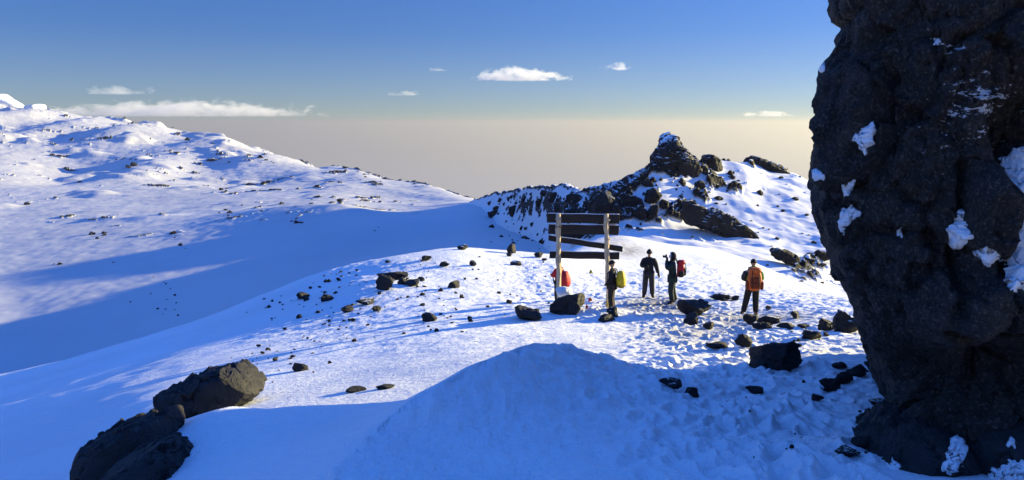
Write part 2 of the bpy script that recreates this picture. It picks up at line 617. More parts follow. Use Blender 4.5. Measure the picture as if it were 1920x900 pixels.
Z += facing * (0.04 * fbm2(U / 0.30, V / 0.11, 4, 31) + 0.07 * fbm2(X / 0.9, Y / 0.5, 3, 33) + 0.042 * fbm2(X / 0.13, Y / 0.20, 3, 37))
rowd = sstep(GPX, 380, 560) * sstep(-GPX, -1120, -980) * sstep(GPY, 470, 500) * sstep(-GPY, -700, -620)
Z += rowd * 0.03 * fbm2(X / 0.5, Y / 0.5, 3, 41)
P[..., 2] = Z
GPX, GPY = project(P)
# dirt on the trodden path, gravel showing through
dirt = (np.exp(-((GPX - 1235) / 90) ** 2 - ((GPY - 572) / 17) ** 2) * 0.95
        + np.exp(-((GPX - 1300) / 110) ** 2 - ((GPY - 625) / 26) ** 2) * 0.55
        + np.exp(-((GPX - 1430) / 120) ** 2 - ((GPY - 597) / 16) ** 2) * 0.7
        + np.exp(-((GPX - 1180) / 40) ** 2 - ((GPY - 470) / 14) ** 2) * 0.8
        + np.exp(-((GPX - 1150) / 30) ** 2 - ((GPY - 448) / 14) ** 2) * 0.5)
dirt = np.clip(dirt, 0, 1)
rockF = np.zeros_like(dirt)
nr, nc = P.shape[:2]
near_mesh = mesh_from("snow_slope", P.reshape(-1, 3), grid_faces(nr, nc), M_SNOW, True, {"dirt": dirt, "rock": rockF})
tag(link("snow_slope", near_mesh), kind='structure')
PF = P.reshape(-1, 3).copy()

# basin floor and the long snow mountainside on the left
Bc = [
    [('z', -900, -60, 70), ('z', 0, -62, 70), ('z', 640, -52, 66), ('z', 960, -40, 66), ('z', 1200, -40, 66)],
    [(-900, 600, 130), (-300, 640, 128), (0, 690, 128), (300, 645, 125), (640, 540, 122), (760, 500, 120), (880, 478, 118), (1000, 476, 118), (1200, 470, 118)],
    [(-900, 490, 215), (-300, 505, 210), (0, 515, 205), (350, 490, 204), (500, 472, 206), (640, 455, 208), (760, 440, 211), (880, 425, 212), (1000, 425, 212), (1200, 430, 210)],
    [(-900, 470, 275), (-300, 455, 270), (0, 450, 265), (350, 430, 262), (500, 415, 264), (640, 402, 272), (715, 400, 290), (800, 392, 290), (880, 380, 285), (1000, 395, 285), (1200, 420, 275)],
    [(-900, 362, 430), (-300, 362, 430), (0, 372, 430), (200, 368, 430), (400, 366, 420), (560, 362, 400), (640, 358, 400), (715, 368, 390), (800, 380, 350), (880, 376, 325), (1000, 400, 315), (1200, 430, 305)],
    [(-900, 290, 640), (-300, 300, 640), (0, 300, 640), (130, 318, 640), (260, 322, 600), (400, 345, 560), (560, 345, 520), (640, 338, 500), (715, 346, 460), (800, 366, 385), (880, 373, 345), (1000, 405, 330), (1200, 440, 320)],
    [(-900, 160, 1150), (-300, 165, 1150), (-60, 176, 1150), (0, 196, 1150), (30, 202, 1100), (60, 203, 1090), (130, 213, 1060), (190, 225, 1020), (240, 232, 1000), (300, 240, 960), (350, 250, 920), (420, 258, 870), (450, 268, 840), (480, 281, 810), (540, 297, 760), (600, 316, 690), (640, 318, 660), (670, 319, 640), (690, 326, 610), (720, 336, 560), (750, 340, 520), (790, 344, 490), (830, 355, 440), (860, 366, 400), (885, 372, 375), (930, 385, 360), (1000, 410, 350), (1200, 450, 340)],
    [('z', -900, -60, 1600), ('z', 0, -80, 1600), ('z', 640, -140, 900), ('z', 885, -90, 470), ('z', 1000, -90, 440), ('z', 1200, -95, 430)],
]
P, marks = loft(Bc, A0, 0.2, 1000, [10, 110, 80, 90, 100, 130, 20], [40, 30, 24, 18, 16, 14, 4, 30])
X, Y, Z = P[..., 0], P[..., 1], P[..., 2].copy()
GPX, GPY = project(P)
# a snow spur pushing into the basin
sp = spline([(at(380, 405, 300).x, 300), (at(520, 385, 280).x, 280), (at(600, 379, 266).x, 266), (at(650, 388, 254).x, 254), (at(700, 415, 240).x, 240), (at(760, 434, 224).x, 224), (at(822, 446, 208).x, 208)])
d, sd, fr = polyline_dist(X, Y, sp)
Z += np.interp(fr, [0, 0.25, 0.55, 0.75, 0.9, 1.0], [0.5, 3.2, 5.5, 4.2, 2.4, 0.0]) * np.exp(-(d / np.where(sd > 0, 26, 20)) ** 1.5)
far = sstep(Y, 190, 330)
lump = fbm2(X / 95, Y / 70, 5, 5)
Z += far * (Y / 420) ** 0.9 * 1.1 * (0.35 + 0.65 * sstep(-GPX, -820, -700)) * lump
knolls = sstep(fbm2(X / 60 + 3, Y / 42, 3, 15), 0.12, 0.6)
Z += far * sstep(Y, 240, 330) * (Y / 420) * 2.6 * knolls * (0.2 + 0.8 * sstep(-GPX, -720, -560))
# hollows high on the mountain
for (px_, py_, Yd, w, hgt) in ((110, 236, 860, 60, 16), (250, 244, 850, 62, 18), (190, 228, 960, 40, 10), (400, 272, 800, 40, 10), (40, 226, 960, 50, 12), (260, 318, 560, 40, 9), (300, 300, 640, 50, 10), (510, 300, 700, 36, 8), (580, 330, 560, 34, 6)):
    c = at(px_, py_, Yd)
    u = (X - c.x) / w; v = (Y - c.y) / (w * 1.2)
    Z += hgt * (np.exp(-((u + 0.0) ** 2 + v * v)) * sstep(-u, -1.0, 0.6) - 0.7 * np.exp(-((u + 0.9) ** 2 + v * v)))
small = fbm2(X / 16, Y / 12, 4, 35)
Z += far * (Y / 420) * 0.4 * small
Z += 0.25 * fbm2(X / 9, Y / 9, 3, 36)
# rock showing through on knoll tops, skyline, and scattered
rk = sstep(fbm2(X / 20, Y / 13, 5, 51, 0.6), 0.25, 0.40) * sstep(fbm2(X / 120, Y / 60, 3, 53) + 0.35 * knolls, -0.02, 0.2)
rk = rk * far * sstep(-GPX, -860, -740)
rim = sstep(Y, 300, 360) * np.exp(-((np.arange(P.shape[0])[:, None] - marks[6]) / 5.0) ** 2) * sstep(fbm2(X / 12, Y / 12, 3, 55), -0.05, 0.3) * sstep(GPX, 420, 660)
rk = np.clip(rk + rim, 0, 1)
Z += rk * (Y / 420) * (0.7 + 1.0 * fbm2(X / 9, Y / 9, 3, 57, 0.5, True))
P[..., 2] = Z
nr, nc = P.shape[:2]
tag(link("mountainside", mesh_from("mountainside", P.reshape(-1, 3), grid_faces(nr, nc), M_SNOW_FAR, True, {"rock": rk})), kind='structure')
PB = P.reshape(-1, 3).copy()

# the rocky ridge with its summit knob on the right, and an added unseen hill behind the big rock that shades the basin
Rc = [
    [('z', 780, -62, 210), ('z', 900, -48, 205), ('z', 950, -40, 170), ('z', 1000, -31, 125), ('z', 1060, -24, 82), ('z', 1160, -18, 74), ('z', 1300, -17, 72), ('z', 1450, -19, 66), ('z', 1600, -20, 58), ('z', 2900, -20, 58)],
    [('z', 780, -60, 270), (870, 398, 282), (892, 386, 268), (920, 402, 244), (950, 424, 206), (1000, 458, 150), (1060, 478, 96), (1160, 470, 84), (1250, 482, 82), (1300, 480, 80), (1400, 505, 76), (1500, 540, 70), (1600, 590, 62), (2900, 600, 62)],
    [('z', 780, -60, 285), (870, 390, 290), (892, 381, 276), (920, 386, 256), (950, 396, 220), (1000, 406, 166), (1060, 412, 112), (1160, 418, 95), (1250, 425, 94), (1300, 425, 98), (1400, 440, 94), (1500, 480, 88), (1600, 545, 78), (2900, 560, 76)],
    [('z', 780, -60, 300), (865, 384, 300), (885, 377, 288), (900, 372, 280), (925, 364, 262), (945, 363, 240), (975, 356, 206), (1000, 350, 180), (1020, 353, 164), (1045, 350, 146), (1075, 353, 128), (1090, 361, 122), (1110, 364, 116), (1125, 360, 113), (1150, 352, 108), (1165, 345, 106), (1180, 338, 106), (1200, 328, 106), (1222, 318, 107), (1260, 312, 109), (1300, 306, 112), (1330, 298, 115), (1360, 303, 118), (1400, 301, 122), (1440, 314, 128), (1490, 326, 126), (1530, 350, 122), (1600, 400, 114), (2900, 450, 105)],
    [('z', 780, -75, 350), ('z', 900, -66, 330), ('z', 1000, -50, 250), ('z', 1160, -40, 195), ('z', 1300, -32, 185), ('z', 1480, -26, 180), ('z', 1600, -20, 180), ('z', 2900, -20, 180)],
    [('z', 780, -95, 420), ('z', 900, -90, 400), ('z', 1160, -85, 380), ('z', 1480, -60, 380), ('z', 1640, -45, 380), ('z', 2200, -35, 380), ('z', 2900, -35, 380)],
    [('z', 780, -160, 620), ('z', 1480, -150, 600), ('z', 1700, -120, 600), ('z', 2900, -110, 600)],
]
P, marks = loft(Rc, -0.13, A1, 1000, [14, 130, 150, 60, 110, 50], [16, 14, 12, 2, 14, 20, 20][:7])
X, Y, Z = P[..., 0], P[..., 1], P[..., 2].copy()
GPX, GPY = project(P)
rowi = np.arange(P.shape[0])[:, None]
vis = sstep(rowi, 20, 70) * sstep(-rowi, -marks[3] - 30, -marks[3] - 4)
Z += vis * 1.0 * fbm2(X / 11, Y / 11, 4, 61)
band = np.exp(-((rowi - marks[3]) / 26.0) ** 2) * sstep(-GPX, -1340, -1230) * (0.75 + 0.25 * sstep(GPX, 1060, 1150)) + 0.8 * np.exp(-((rowi - marks[3]) / 14.0) ** 2) * np.exp(-((GPX - 1440) / 50) ** 2)
mid = np.exp(-((GPX - 1190) / 130) ** 2 - ((GPY - 385) / 50) ** 2) + np.exp(-((GPX - 1350) / 70) ** 2 - ((GPY - 345) / 26) ** 2) * 0.8 + 0.7 * np.exp(-((GPX - 1010) / 70) ** 2 - ((GPY - 385) / 24) ** 2) + 0.55 * np.exp(-((GPX - 1500) / 70) ** 2 - ((GPY - 500) / 40) ** 2)
patch = fbm3(np.stack([X / 5.5, Y / 5.5, Z / 3.6], -1).reshape(-1, 3), 5, 63, 0.6).reshape(X.shape)
rk = sstep(patch + 0.72 * np.clip(band, 0, 1) + 0.52 * np.clip(mid, 0, 1) - 0.05 * 0, 0.30, 0.52) * vis
rk = rk * np.where(GPX > 880, 1, 0)
Z += rk * (0.3 + 1.1 * np.clip(fbm3(np.stack([X / 2.6, Y / 4.0, Z / 1.8], -1).reshape(-1, 3), 4, 65, 0.55, True).reshape(X.shape), -0.2, 1)) * (0.45 + 0.55 * sstep(GPX, 1050, 1160))
# unseen hill added behind the big rock to shade the basin: craggy, with rock on its crest
shade_hillH = np.interp(Y, [215, 235, 255, 300, 319, 331, 354, 362, 375, 390, 405, 430, 480, 520], [-40, -4, 10, 22, 28, 32.5, 37.5, 36, 25, 21, 22, 15, -15, -60])
hill = shade_hillH + 2.0 * fbm2(X / 40, Y / 30, 4, 81) - np.where(X < 215, 1.1, 0.45) * (np.sqrt((X - 215) ** 2 + 30) - 5.4)
hill = hill + 1.6 * fbm2(X / 14, Y / 14, 4, 83, 0.55, True) * sstep(X, 150, 190)
beh = sstep(X - 0.425 * Y, 0, 8) * sstep(Y, 205, 235)
Z = np.where(hill > Z, Z + (hill - Z) * beh, Z)
rkb = beh * sstep(fbm2(X / 30, Y / 22, 4, 85, 0.6), 0.10, 0.30) * (hill >= Z)
Z += rkb * 1.2 * fbm2(X / 7, Y / 7, 4, 87, 0.55, True)
rk = np.maximum(rk, rkb)
# soft snow shelves on the sunny side
Z += vis * sstep(GPX, 1330, 1420) * 0.5 * fbm2(X / 9, Y / 5, 4, 67)
P[..., 2] = Z
nr, nc = P.shape[:2]
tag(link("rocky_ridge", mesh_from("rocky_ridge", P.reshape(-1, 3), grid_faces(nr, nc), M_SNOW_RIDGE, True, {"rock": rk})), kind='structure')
PR = P.reshape(-1, 3).copy()

# the sheet of haze and low cloud far below, out to the horizon
m, nt, b = new_mat("haze_sea")
v = objvec(nt, (1, 1, 1))
hz = tex_noise(nt, v, 0.00009, 5, 0.55)
nt.links.new(mixc(nt, hz, (0.68, 0.62, 0.50), (0.74, 0.68, 0.55)), b.inputs["Base Color"])
b.inputs["Roughness"].default_value = 1.0
b.inputs["Specular IOR Level"].default_value = 0.0
rr = np.concatenate([[0], np.geomspace(800, 260000, 60)])
th = np.linspace(0, 2 * math.pi, 129)[:-1]
RR, TH = np.meshgrid(rr, th, indexing='ij')
hv = np.stack([RR * np.cos(TH), RR * np.sin(TH), -1500 + 0 * RR], -1)
tag(link("haze_sea", mesh_from("haze_sea", hv.reshape(-1, 3), grid_faces(*RR.shape, wrap=True), m)), kind='structure')

# ------------------------------------------------------------------ rocks
CLOUD = np.concatenate([PF, PB, PR])
CPX, CPY = project(CLOUD)
okc = (CPX > -60) & (CPX < 1980) & (CPY > 150) & (CPY < 960) & (CLOUD[:, 1] > 2.0)
CLOUD, CPX, CPY = CLOUD[okc], CPX[okc], CPY[okc]
_o = np.argsort(CPX)
CLOUD, CPX, CPY = CLOUD[_o], CPX[_o], CPY[_o]


def find(px, py, tol=2.6):
    """nearest visible ground point under a photo pixel"""
    while True:
        lo, hi = np.searchsorted(CPX, [px - tol, px + tol])
        k = np.abs(CPY[lo:hi] - py) < tol
        if k.any():
            c = CLOUD[lo:hi][k]
            return Vector([float(q) for q in c[np.argmin(c[:, 1])]])
        tol *= 1.6
        if tol > 60: return None


def ico(sub):
    bm = bmesh.new()
    bmesh.ops.create_icosphere(bm, subdivisions=sub, radius=1.0)
    v = np.array([q.co[:] for q in bm.verts])
    f = np.array([[q.index for q in p.verts] for p in bm.faces])
    bm.free()
    return v, f


_ICO = {}


def rock_shape(seed, sub=4, cuts=15, rough=0.15):
    if sub not in _ICO: _ICO[sub] = ico(sub)
    v, f = _ICO[sub]
    v = v.copy()
    rg = np.random.default_rng(seed)
    for i in range(cuts):
        n = rg.normal(size=3); n /= np.linalg.norm(n)
        d = rg.uniform(0.42, 0.80)
        t = v @ n - d
        v -= np.where(t > 0, t * 0.97, 0)[:, None] * n
    dirs = v / np.linalg.norm(v, axis=1, keepdims=True)
    v += dirs * (0.28 * facets(v, 0.75, seed + 3))[:, None] * min(1.0, rough / 0.2)
    v += dirs * (rough * fbm3(v * 1.5 + seed, 5, seed, 0.55) + 0.35 * rough * fbm3(v * 4 + seed, 3, seed + 9, 0.6, True))[:, None]
    mn, mx = v.min(0), v.max(0)
    return (v - (mn + mx) / 2) / ((mx - mn) / 2), f


def rock_mesh(seed, mat, sub=3, smooth=True, **kw):
    v, f = rock_shape(seed, sub, **kw)
    return mesh_from("rock", v, f, mat, smooth)


SMALL = [rock_mesh(100 + i, M_ROCK, 3, smooth=False, rough=0.24) for i in range(8)]
SMALL_SNOWY = [rock_mesh(140 + i, M_ROCK_SNOWY, 3, smooth=False, rough=0.24) for i in range(6)]
FAR = [rock_mesh(180 + i, M_ROCK_FAR, 3, rough=0.34, cuts=18, smooth=False) for i in range(10)]
RNG = random.Random(7)


def put_rock(px, py, w, h, mesh, name="rock", sink=0.28, tilt=14, p=None, depth=0.85):
    p = p or find(px, py)
    if p is None: return None
    k = p.y / FPX
    o = link(name, mesh)
    W, H = w * k / 2, h * k / 2
    H = H / (1 - sink)
    o.scale = (W, W * depth * RNG.uniform(0.8, 1.15), H)
    o.rotation_euler = (R(RNG.uniform(-tilt, tilt)), R(RNG.uniform(-tilt, tilt) * 0.5), R(RNG.choice((0, 180)) + RNG.uniform(-20, 20)))
    o.location = (p.x, p.y + W * 0.3, p.z + H * (1 - 2 * sink) )
    return o


def ring_radius(poly, cx, cz, th):
    """radius from (cx,cz) to polygon in direction th"""
    P_ = np.asarray(poly, float) - [cx, cz]
    Q_ = np.roll(P_, -1, axis=0)
    dx, dz = np.cos(th), np.sin(th)
    out = np.zeros_like(th)
    for (x0, z0), (x1, z1) in zip(P_, Q_):
        ex, ez = x1 - x0, z1 - z0
        den = dx * ez - dz * ex
        with np.errstate(divide='ignore', invalid='ignore'):
            t = (x0 * ez - z0 * ex) / den
            s = (x0 * dz - z0 * dx) / den
        k = (np.abs(den) > 1e-12) & (t > 0) & (s >= -1e-6) & (s <= 1 + 1e-6)
        out = np.where(k & (t > out), t, out)
    return out


def outline_rock(outline, Y, front, back, nth=160, nph=80, seed=1, amp=0.06, freq=1.0, boxy=0.6, centre=None, smooth_px=2, sculpt=None, lean=0.0, jag=0.8, fac=0.0, cell=0.5, cuts=0, cut_q=(0.93, 0.985)):
    """closed rock whose silhouette in the plane at distance Y is the outline; it bulges `front` m towards and `back` m away from the viewer"""
    pts = np.array([[at(x, y, Y).x, at(x, y, Y).z] for x, y in outline])
    if centre: c0 = at(centre[0], centre[1], Y); cx, cz = c0.x, c0.z
    else: cx, cz = pts[:, 0].mean(), pts[:, 1].mean()
    th = np.linspace(0, 2 * math.pi, nth + 1)[:-1]
    r = ring_radius(pts, cx, cz, th)
    if smooth_px: r = gsmooth(np.concatenate([r, r, r]), smooth_px)[nth:2 * nth]
    ph = np.linspace(-math.pi / 2, math.pi / 2, nph)
    cph = np.cos(ph) ** boxy; sph = np.sign(ph) * np.abs(np.sin(ph)) ** 1.0
    cph[0] = cph[-1] = 0.002
    X_ = cx + r[None] * cph[:, None] * np.cos(th)[None]
    Z_ = cz + r[None] * cph[:, None] * np.sin(th)[None]
    Y_ = Y + np.where(ph < 0, front, back)[:, None] * sph[:, None] + 0 * X_
    X_ = X_ + lean * (Y_ - Y)                               # the rock's long axis need not point straight away from us
    G = np.stack([X_, Y_, Z_], -1)
    du = np.roll(G, -1, 1) - np.roll(G, 1, 1)
    dv = np.gradient(G, axis=0)
    n = np.cross(du, dv); n /= np.maximum(np.linalg.norm(n, axis=-1, keepdims=True), 1e-9)
    ctr = np.array([cx, Y, cz])
    sg = np.sign(np.sum(n * (G - ctr), -1, keepdims=True)); sg[sg == 0] = 1
    n = n * np.sign(np.median(sg))
    q = G.reshape(-1, 3)
    size = np.mean(r)
    dsp = amp * size * (fbm3(q * freq / size + seed, 6, seed, 0.55) + jag * fbm3(q * freq * 2.2 / size + seed, 5, seed + 5, 0.6, True))
    if fac: dsp = dsp + fac * cell * size * facets(q, cell * size, seed + 40)
    G = G + n * dsp.reshape(G.shape[:2])[..., None] * np.minimum(1, cph * 3)[:, None, None]
    if cuts:                                                # flat broken faces
        ext = np.array([np.ptp(pts[:, 0]) / 2, (front + back) / 2, np.ptp(pts[:, 1]) / 2])
        mid = np.array([(pts[:, 0].min() + pts[:, 0].max()) / 2, Y + (back - front) / 2, (pts[:, 1].min() + pts[:, 1].max()) / 2])
        V_ = (G - mid) / ext
        rg = np.random.default_rng(seed + 900)
        for _ in range(cuts):
            k = rg.normal(size=3); k[1] = -abs(k[1]) if rg.random() < 0.75 else k[1]; k /= np.linalg.norm(k)
            lim = np.quantile(V_ @ k, rg.uniform(*cut_q))
            t = V_ @ k - lim
            V_ = V_ - np.where(t > 0, t * 0.75, 0)[..., None] * k
        G = V_ * ext + mid
    if sculpt: G = sculpt(G, n)
    return G, n


def outline_mesh(name, mat, *a, origin=None, attrs=None, smooth=True, **kw):
    G, n = outline_rock(*a, **kw)
    nph, nth = G.shape[:2]
    v = G.reshape(-1, 3)
    o_ = np.array(origin if origin is not None else v.mean(0))
    o_[2] = v[:, 2].min() if origin is None else o_[2]
    me = mesh_from(name, v - o_, grid_faces(nph, nth, True)[:, ::-1], mat, smooth, attrs(G) if attrs else None)
    o = link(name, me)
    o.location = o_
    return o, G


# ---- the huge dark rock filling the right of the view
m, nt, b = new_mat("cliff_rock")
lk = nt.links.new
v = objvec(nt)
n1 = tex_noise(nt, v, 1.1, 9, 0.72, 0.5)
n2 = tex_noise(nt, v, 7.0, 8, 0.75, 0.3)
n3 = tex_noise(nt, v, 38, 5, 0.7)
col = mixc(nt, mp(nt, n1, 0.36, 0.66), (0.010, 0.0078, 0.0058), (0.030, 0.022, 0.015))
col = mixc(nt, mp(nt, n2, 0.50, 0.66), col, (0.065, 0.050, 0.038))
col = mixc(nt, mp(nt, n3, 0.53, 0.64), col, (0.15, 0.12, 0.095))
nrm = bump(nt, n1, 0.9, 0.22)
nrm = bump(nt, n2, 1.0, 0.07, nrm)
nrm = bump(nt, n3, 1.0, 0.018, nrm)
vst = objvec(nt, (1.0, 1.0, 2.6), (0, R(38), 0))
fl = mth(nt, 'ADD', mth(nt, 'MULTIPLY', tex_noise(nt, vst, 4.5, 4, 0.6, 0.35), 0.5), mth(nt, 'MULTIPLY', tex_noise(nt, vst, 13, 5, 0.65, 0.3), 0.5))
dust = attr(nt, "dust")
thr = mth(nt, 'SUBTRACT', 0.69, mth(nt, 'MULTIPLY', dust, 0.17))
sf = mp(nt, mth(nt, 'SUBTRACT', fl, thr), 0.0, 0.025, 0, 1, True)
sf = mth(nt, 'MULTIPLY', sf, mp(nt, dust, 0.02, 0.15))
col = mixc(nt, sf, col, SNOW)
lk(col, b.inputs["Base Color"]); lk(nrm, b.inputs["Normal"])
b.inputs["Roughness"].default_value = 0.68
b.inputs["Specular IOR Level"].default_value = 0.42
M_CLIFF = m


def seg_dist(px, py, pts):
    best = np.full(px.shape, 1e9)
    for (x0, y0), (x1, y1) in zip(pts[:-1], pts[1:]):
        dx, dy = x1 - x0, y1 - y0
        t = np.clip(((px - x0) * dx + (py - y0) * dy) / (dx * dx + dy * dy), 0, 1)
        best = np.minimum(best, np.hypot(px - x0 - t * dx, py - y0 - t * dy))
    return best


def cliff_sculpt(G, n):
    px, py = project(G)
    fr = (n[..., 1] < 0.15)

    def g(x, y, rx, ry, p=2.0):
        return np.exp(-(((px - x) / rx) ** 2 + ((py - y) / ry) ** 2) ** (p / 2))
    off = 0.22 * g(1858, 400, 56, 84, 6)                      # block jutting out on the right
    off -= 0.45 * g(1925, 260, 70, 90, 3)                     # dark hollow above it
    off -= 0.40 * g(1925, 470, 30, 130, 3)
    off += 0.28 * g(1850, 560, 110, 70, 3)                    # rounded shelf under the block
    off -= 0.35 * g(1800, 700, 190, 60, 3)                    # undercut near the ground
    off += 0.0 * px
    for pts, dep, w in (([(1535, 95), (1565, 60), (1615, 5), (1640, -40)], 0.30, 7), ([(1800, 310), (1803, 400), (1780, 470), (1790, 560)], 0.16, 8), ([(1560, 470), (1640, 430), (1700, 440)], 0.10, 9),
                        ([(1625, 330), (1660, 200), (1655, 60)], 0.10, 8), ([(1780, 590), (1830, 628), (1915, 625)], 0.14, 7), ([(1600, 540), (1680, 610), (1700, 690)], 0.10, 10)):
        off -= dep * np.exp(-(seg_dist(px, py, pts) / w) ** 2)
    G = G.copy()
    q = G.reshape(-1, 3)
    off = off + (0.30 * facets(q * [1, 1, 0.6], 1.25, 71, 0.8) + 0.15 * facets(q * [1, 1, 0.8], 0.42, 73, 0.7) + 0.06 * facets(q, 0.16, 75, 0.7)).reshape(off.shape) + 0.05 * fbm3(q * 2.4, 5, 79, 0.62, True).reshape(off.shape) + 0.045 * fbm3(q * 7, 5, 83, 0.66, True).reshape(off.shape)
    return G + n * (off * np.where(fr, 1, 0.35))[..., None]


def cliff_attr(G):
    px, py = project(G)
    d = 0.95 * np.exp(-(((px - 1845) / 70) ** 2 + ((py - 175) / 55) ** 2)) + 0.80 * np.exp(-(((px - 1785) / 100) ** 2 + ((py - 255) / 62) ** 2)) + 0.45 * np.exp(-(((px - 1790) / 80) ** 2 + ((py - 85) / 50) ** 2)) + 0.35 * np.exp(-(((px - 1610) / 45) ** 2 + ((py - 235) / 30) ** 2))
    d = d * (G[..., 1] < 9.6)
    return {"dust": np.clip(d, 0, 1)}


CY = 9.6
cliff_out = [(1690, 1000), (1692, 800), (1690, 745), (1686, 706), (1656, 668), (1633, 622), (1620, 570), (1609, 535), (1594, 490), (1574, 440), (1554, 388), (1538, 345), (1548, 308), (1551, 262), (1555, 205), (1557, 150), (1568, 125),
             (1586, 108), (1584, 70), (1569, 22), (1582, -30), (1606, -110), (1656, -210), (1760, -320), (1960, -380), (2250, -360), (2480, -240), (2600, 0), (2640, 400), (2640, 800), (2600, 1050), (2200, 1150), (1800, 1120)]
cliff, CG = outline_mesh("cliff_rock", M_CLIFF, cliff_out, CY, 3.9, 3.6, nth=1000, nph=520, seed=3, amp=0.020, freq=3.6, boxy=0.30, lean=0.46, centre=(2040, 560), smooth_px=2.0, sculpt=cliff_sculpt, attrs=cliff_attr)
tag(cliff, "huge dark volcanic rock rising out of the frame beside the trail", "rock")
from mathutils.bvhtree import BVHTree


def bvh_of(o):
    me = o.data
    vv = np.empty(len(me.vertices) * 3, np.float32); me.vertices.foreach_get("co", vv)
    vv = vv.reshape(-1, 3) + np.array(o.location)
    ff = np.empty(len(me.loops), np.int32); me.loops.foreach_get("vertex_index", ff)
    k = len(ff) // len(me.polygons)
    return BVHTree.FromPolygons([tuple(map(float, x)) for x in vv], ff.reshape(-1, k).tolist())


def in_poly(x, y, poly):
    c = np.zeros(np.shape(x), bool)
    j = len(poly) - 1
    for i in range(len(poly)):
        xi, yi = poly[i]; xj, yj = poly[j]
        k = ((yi > y) != (yj > y)) & (x < (xj - xi) * (y - yi) / ((yj - yi) or 1e-9) + xi)
        c ^= k
        j = i
    return c


def snow_patch(bvh, poly, parent, thick=0.05, step=2.4, seed=0, rough=10):
    """a pad of snow lying on the rock's surface inside the outline"""
    poly = np.array(poly, float)
    x0, y0 = poly.min(0) - 8; x1, y1 = poly.max(0) + 8
    xs = np.arange(x0, x1, step); ys = np.arange(y0, y1, step)
    GX, GY = np.meshgrid(xs, ys)
    wx = GX + rough * fbm2(GX / 14, GY / 14, 3, 200 + seed); wy = GY + rough * fbm2(GX / 14, GY / 14, 3, 240 + seed)
    ins = in_poly(wx, wy, poly.tolist())
    dist = seg_dist(wx, wy, poly.tolist() + [poly[0].tolist()])
    V_ = np.zeros((*GX.shape, 3)); ok = np.zeros(GX.shape, bool)
    for i in range(GX.shape[0]):
        for j in range(GX.shape[1]):
            if not ins[i, j] and dist[i, j] > step * 1.5: continue
            dv = Vector(at(GX[i, j], GY[i, j], 1.0)).normalized()
            hit, nn, _, _ = bvh.ray_cast(Vector((0, 0, 0)), dv)
            if hit is None: continue
            if nn.dot(dv) > 0: nn = -nn
            t = thick * min(1.0, dist[i, j] / 9) ** 0.6 if ins[i, j] else -0.02
            pp = hit + nn * t
            V_[i, j] = pp; ok[i, j] = True
    idx = -np.ones(GX.shape, int); idx[ok] = np.arange(ok.sum())
    f = []
    for i in range(GX.shape[0] - 1):
        for j in range(GX.shape[1] - 1):
            q = [idx[i, j], idx[i, j + 1], idx[i + 1, j + 1], idx[i + 1, j]]
            if min(q) >= 0 and (ins[i, j] or ins[i + 1, j + 1] or ins[i, j + 1] or ins[i + 1, j]): f.append(q[::-1])
    if not f: return None
    vv = V_[ok]
    f = np.array(f)
    dd = np.array([max(np.linalg.norm(vv[a] - vv[c]), np.linalg.norm(vv[b_] - vv[e])) for a, b_, c, e in f])
    f = f[dd < np.median(dd) * 6]
    lab = np.arange(len(vv))                                # keep the one connected pad
    for _ in range(400):
        m_ = lab[f].min(1)
        new = lab.copy()
        for c_ in range(4): np.minimum.at(new, f[:, c_], m_)
        if (new == lab).all(): break
        lab = new
    ids, cnt = np.unique(lab[f[:, 0]], return_counts=True)
    f = f[lab[f[:, 0]] == ids[np.argmax(cnt)]]
    used, inv = np.unique(f, return_inverse=True)
    vv, f = vv[used], inv.reshape(f.shape)
    o = link("snow_patch", mesh_from("snow_patch", vv - np.array(parent.location), f, M_PATCH, True), parent)
    return o


bv = bvh_of(cliff)
for i, (pl, th_) in enumerate([
        ([(1597, 264), (1612, 243), (1638, 227), (1641, 262), (1620, 290), (1613, 272)], 0.06),
        ([(1517, 322), (1530, 315), (1547, 326), (1545, 336), (1526, 337)], 0.05),
        ([(1575, 345), (1590, 344), (1605, 337), (1598, 356), (1588, 371), (1577, 357)], 0.05),
        ([(1574, 400), (1580, 391), (1600, 389), (1620, 401), (1602, 412), (1586, 424), (1582, 442), (1576, 425)], 0.06),
        ([(1825, 314), (1868, 300), (1900, 288), (1935, 268), (1935, 545), (1900, 545), (1882, 528), (1896, 505), (1880, 480), (1896, 470), (1908, 430), (1902, 380), (1890, 345), (1878, 325), (1850, 318)], 0.10),
        ([(1774, 428), (1786, 418), (1806, 390), (1812, 420), (1824, 445), (1808, 462), (1790, 466), (1780, 450)], 0.07),
        ([(1828, 474), (1848, 463), (1874, 476), (1868, 492), (1850, 500), (1838, 488)], 0.07),
        ([(1747, 74), (1762, 72), (1763, 82), (1750, 84)], 0.03),
        ([(1538, 122), (1547, 116), (1549, 132), (1541, 138)], 0.03),
        ([(1680, 428), (1690, 430), (1690, 444), (1682, 440)], 0.03)]):
    snow_patch(bv, pl, cliff, th_, 1.7, i)

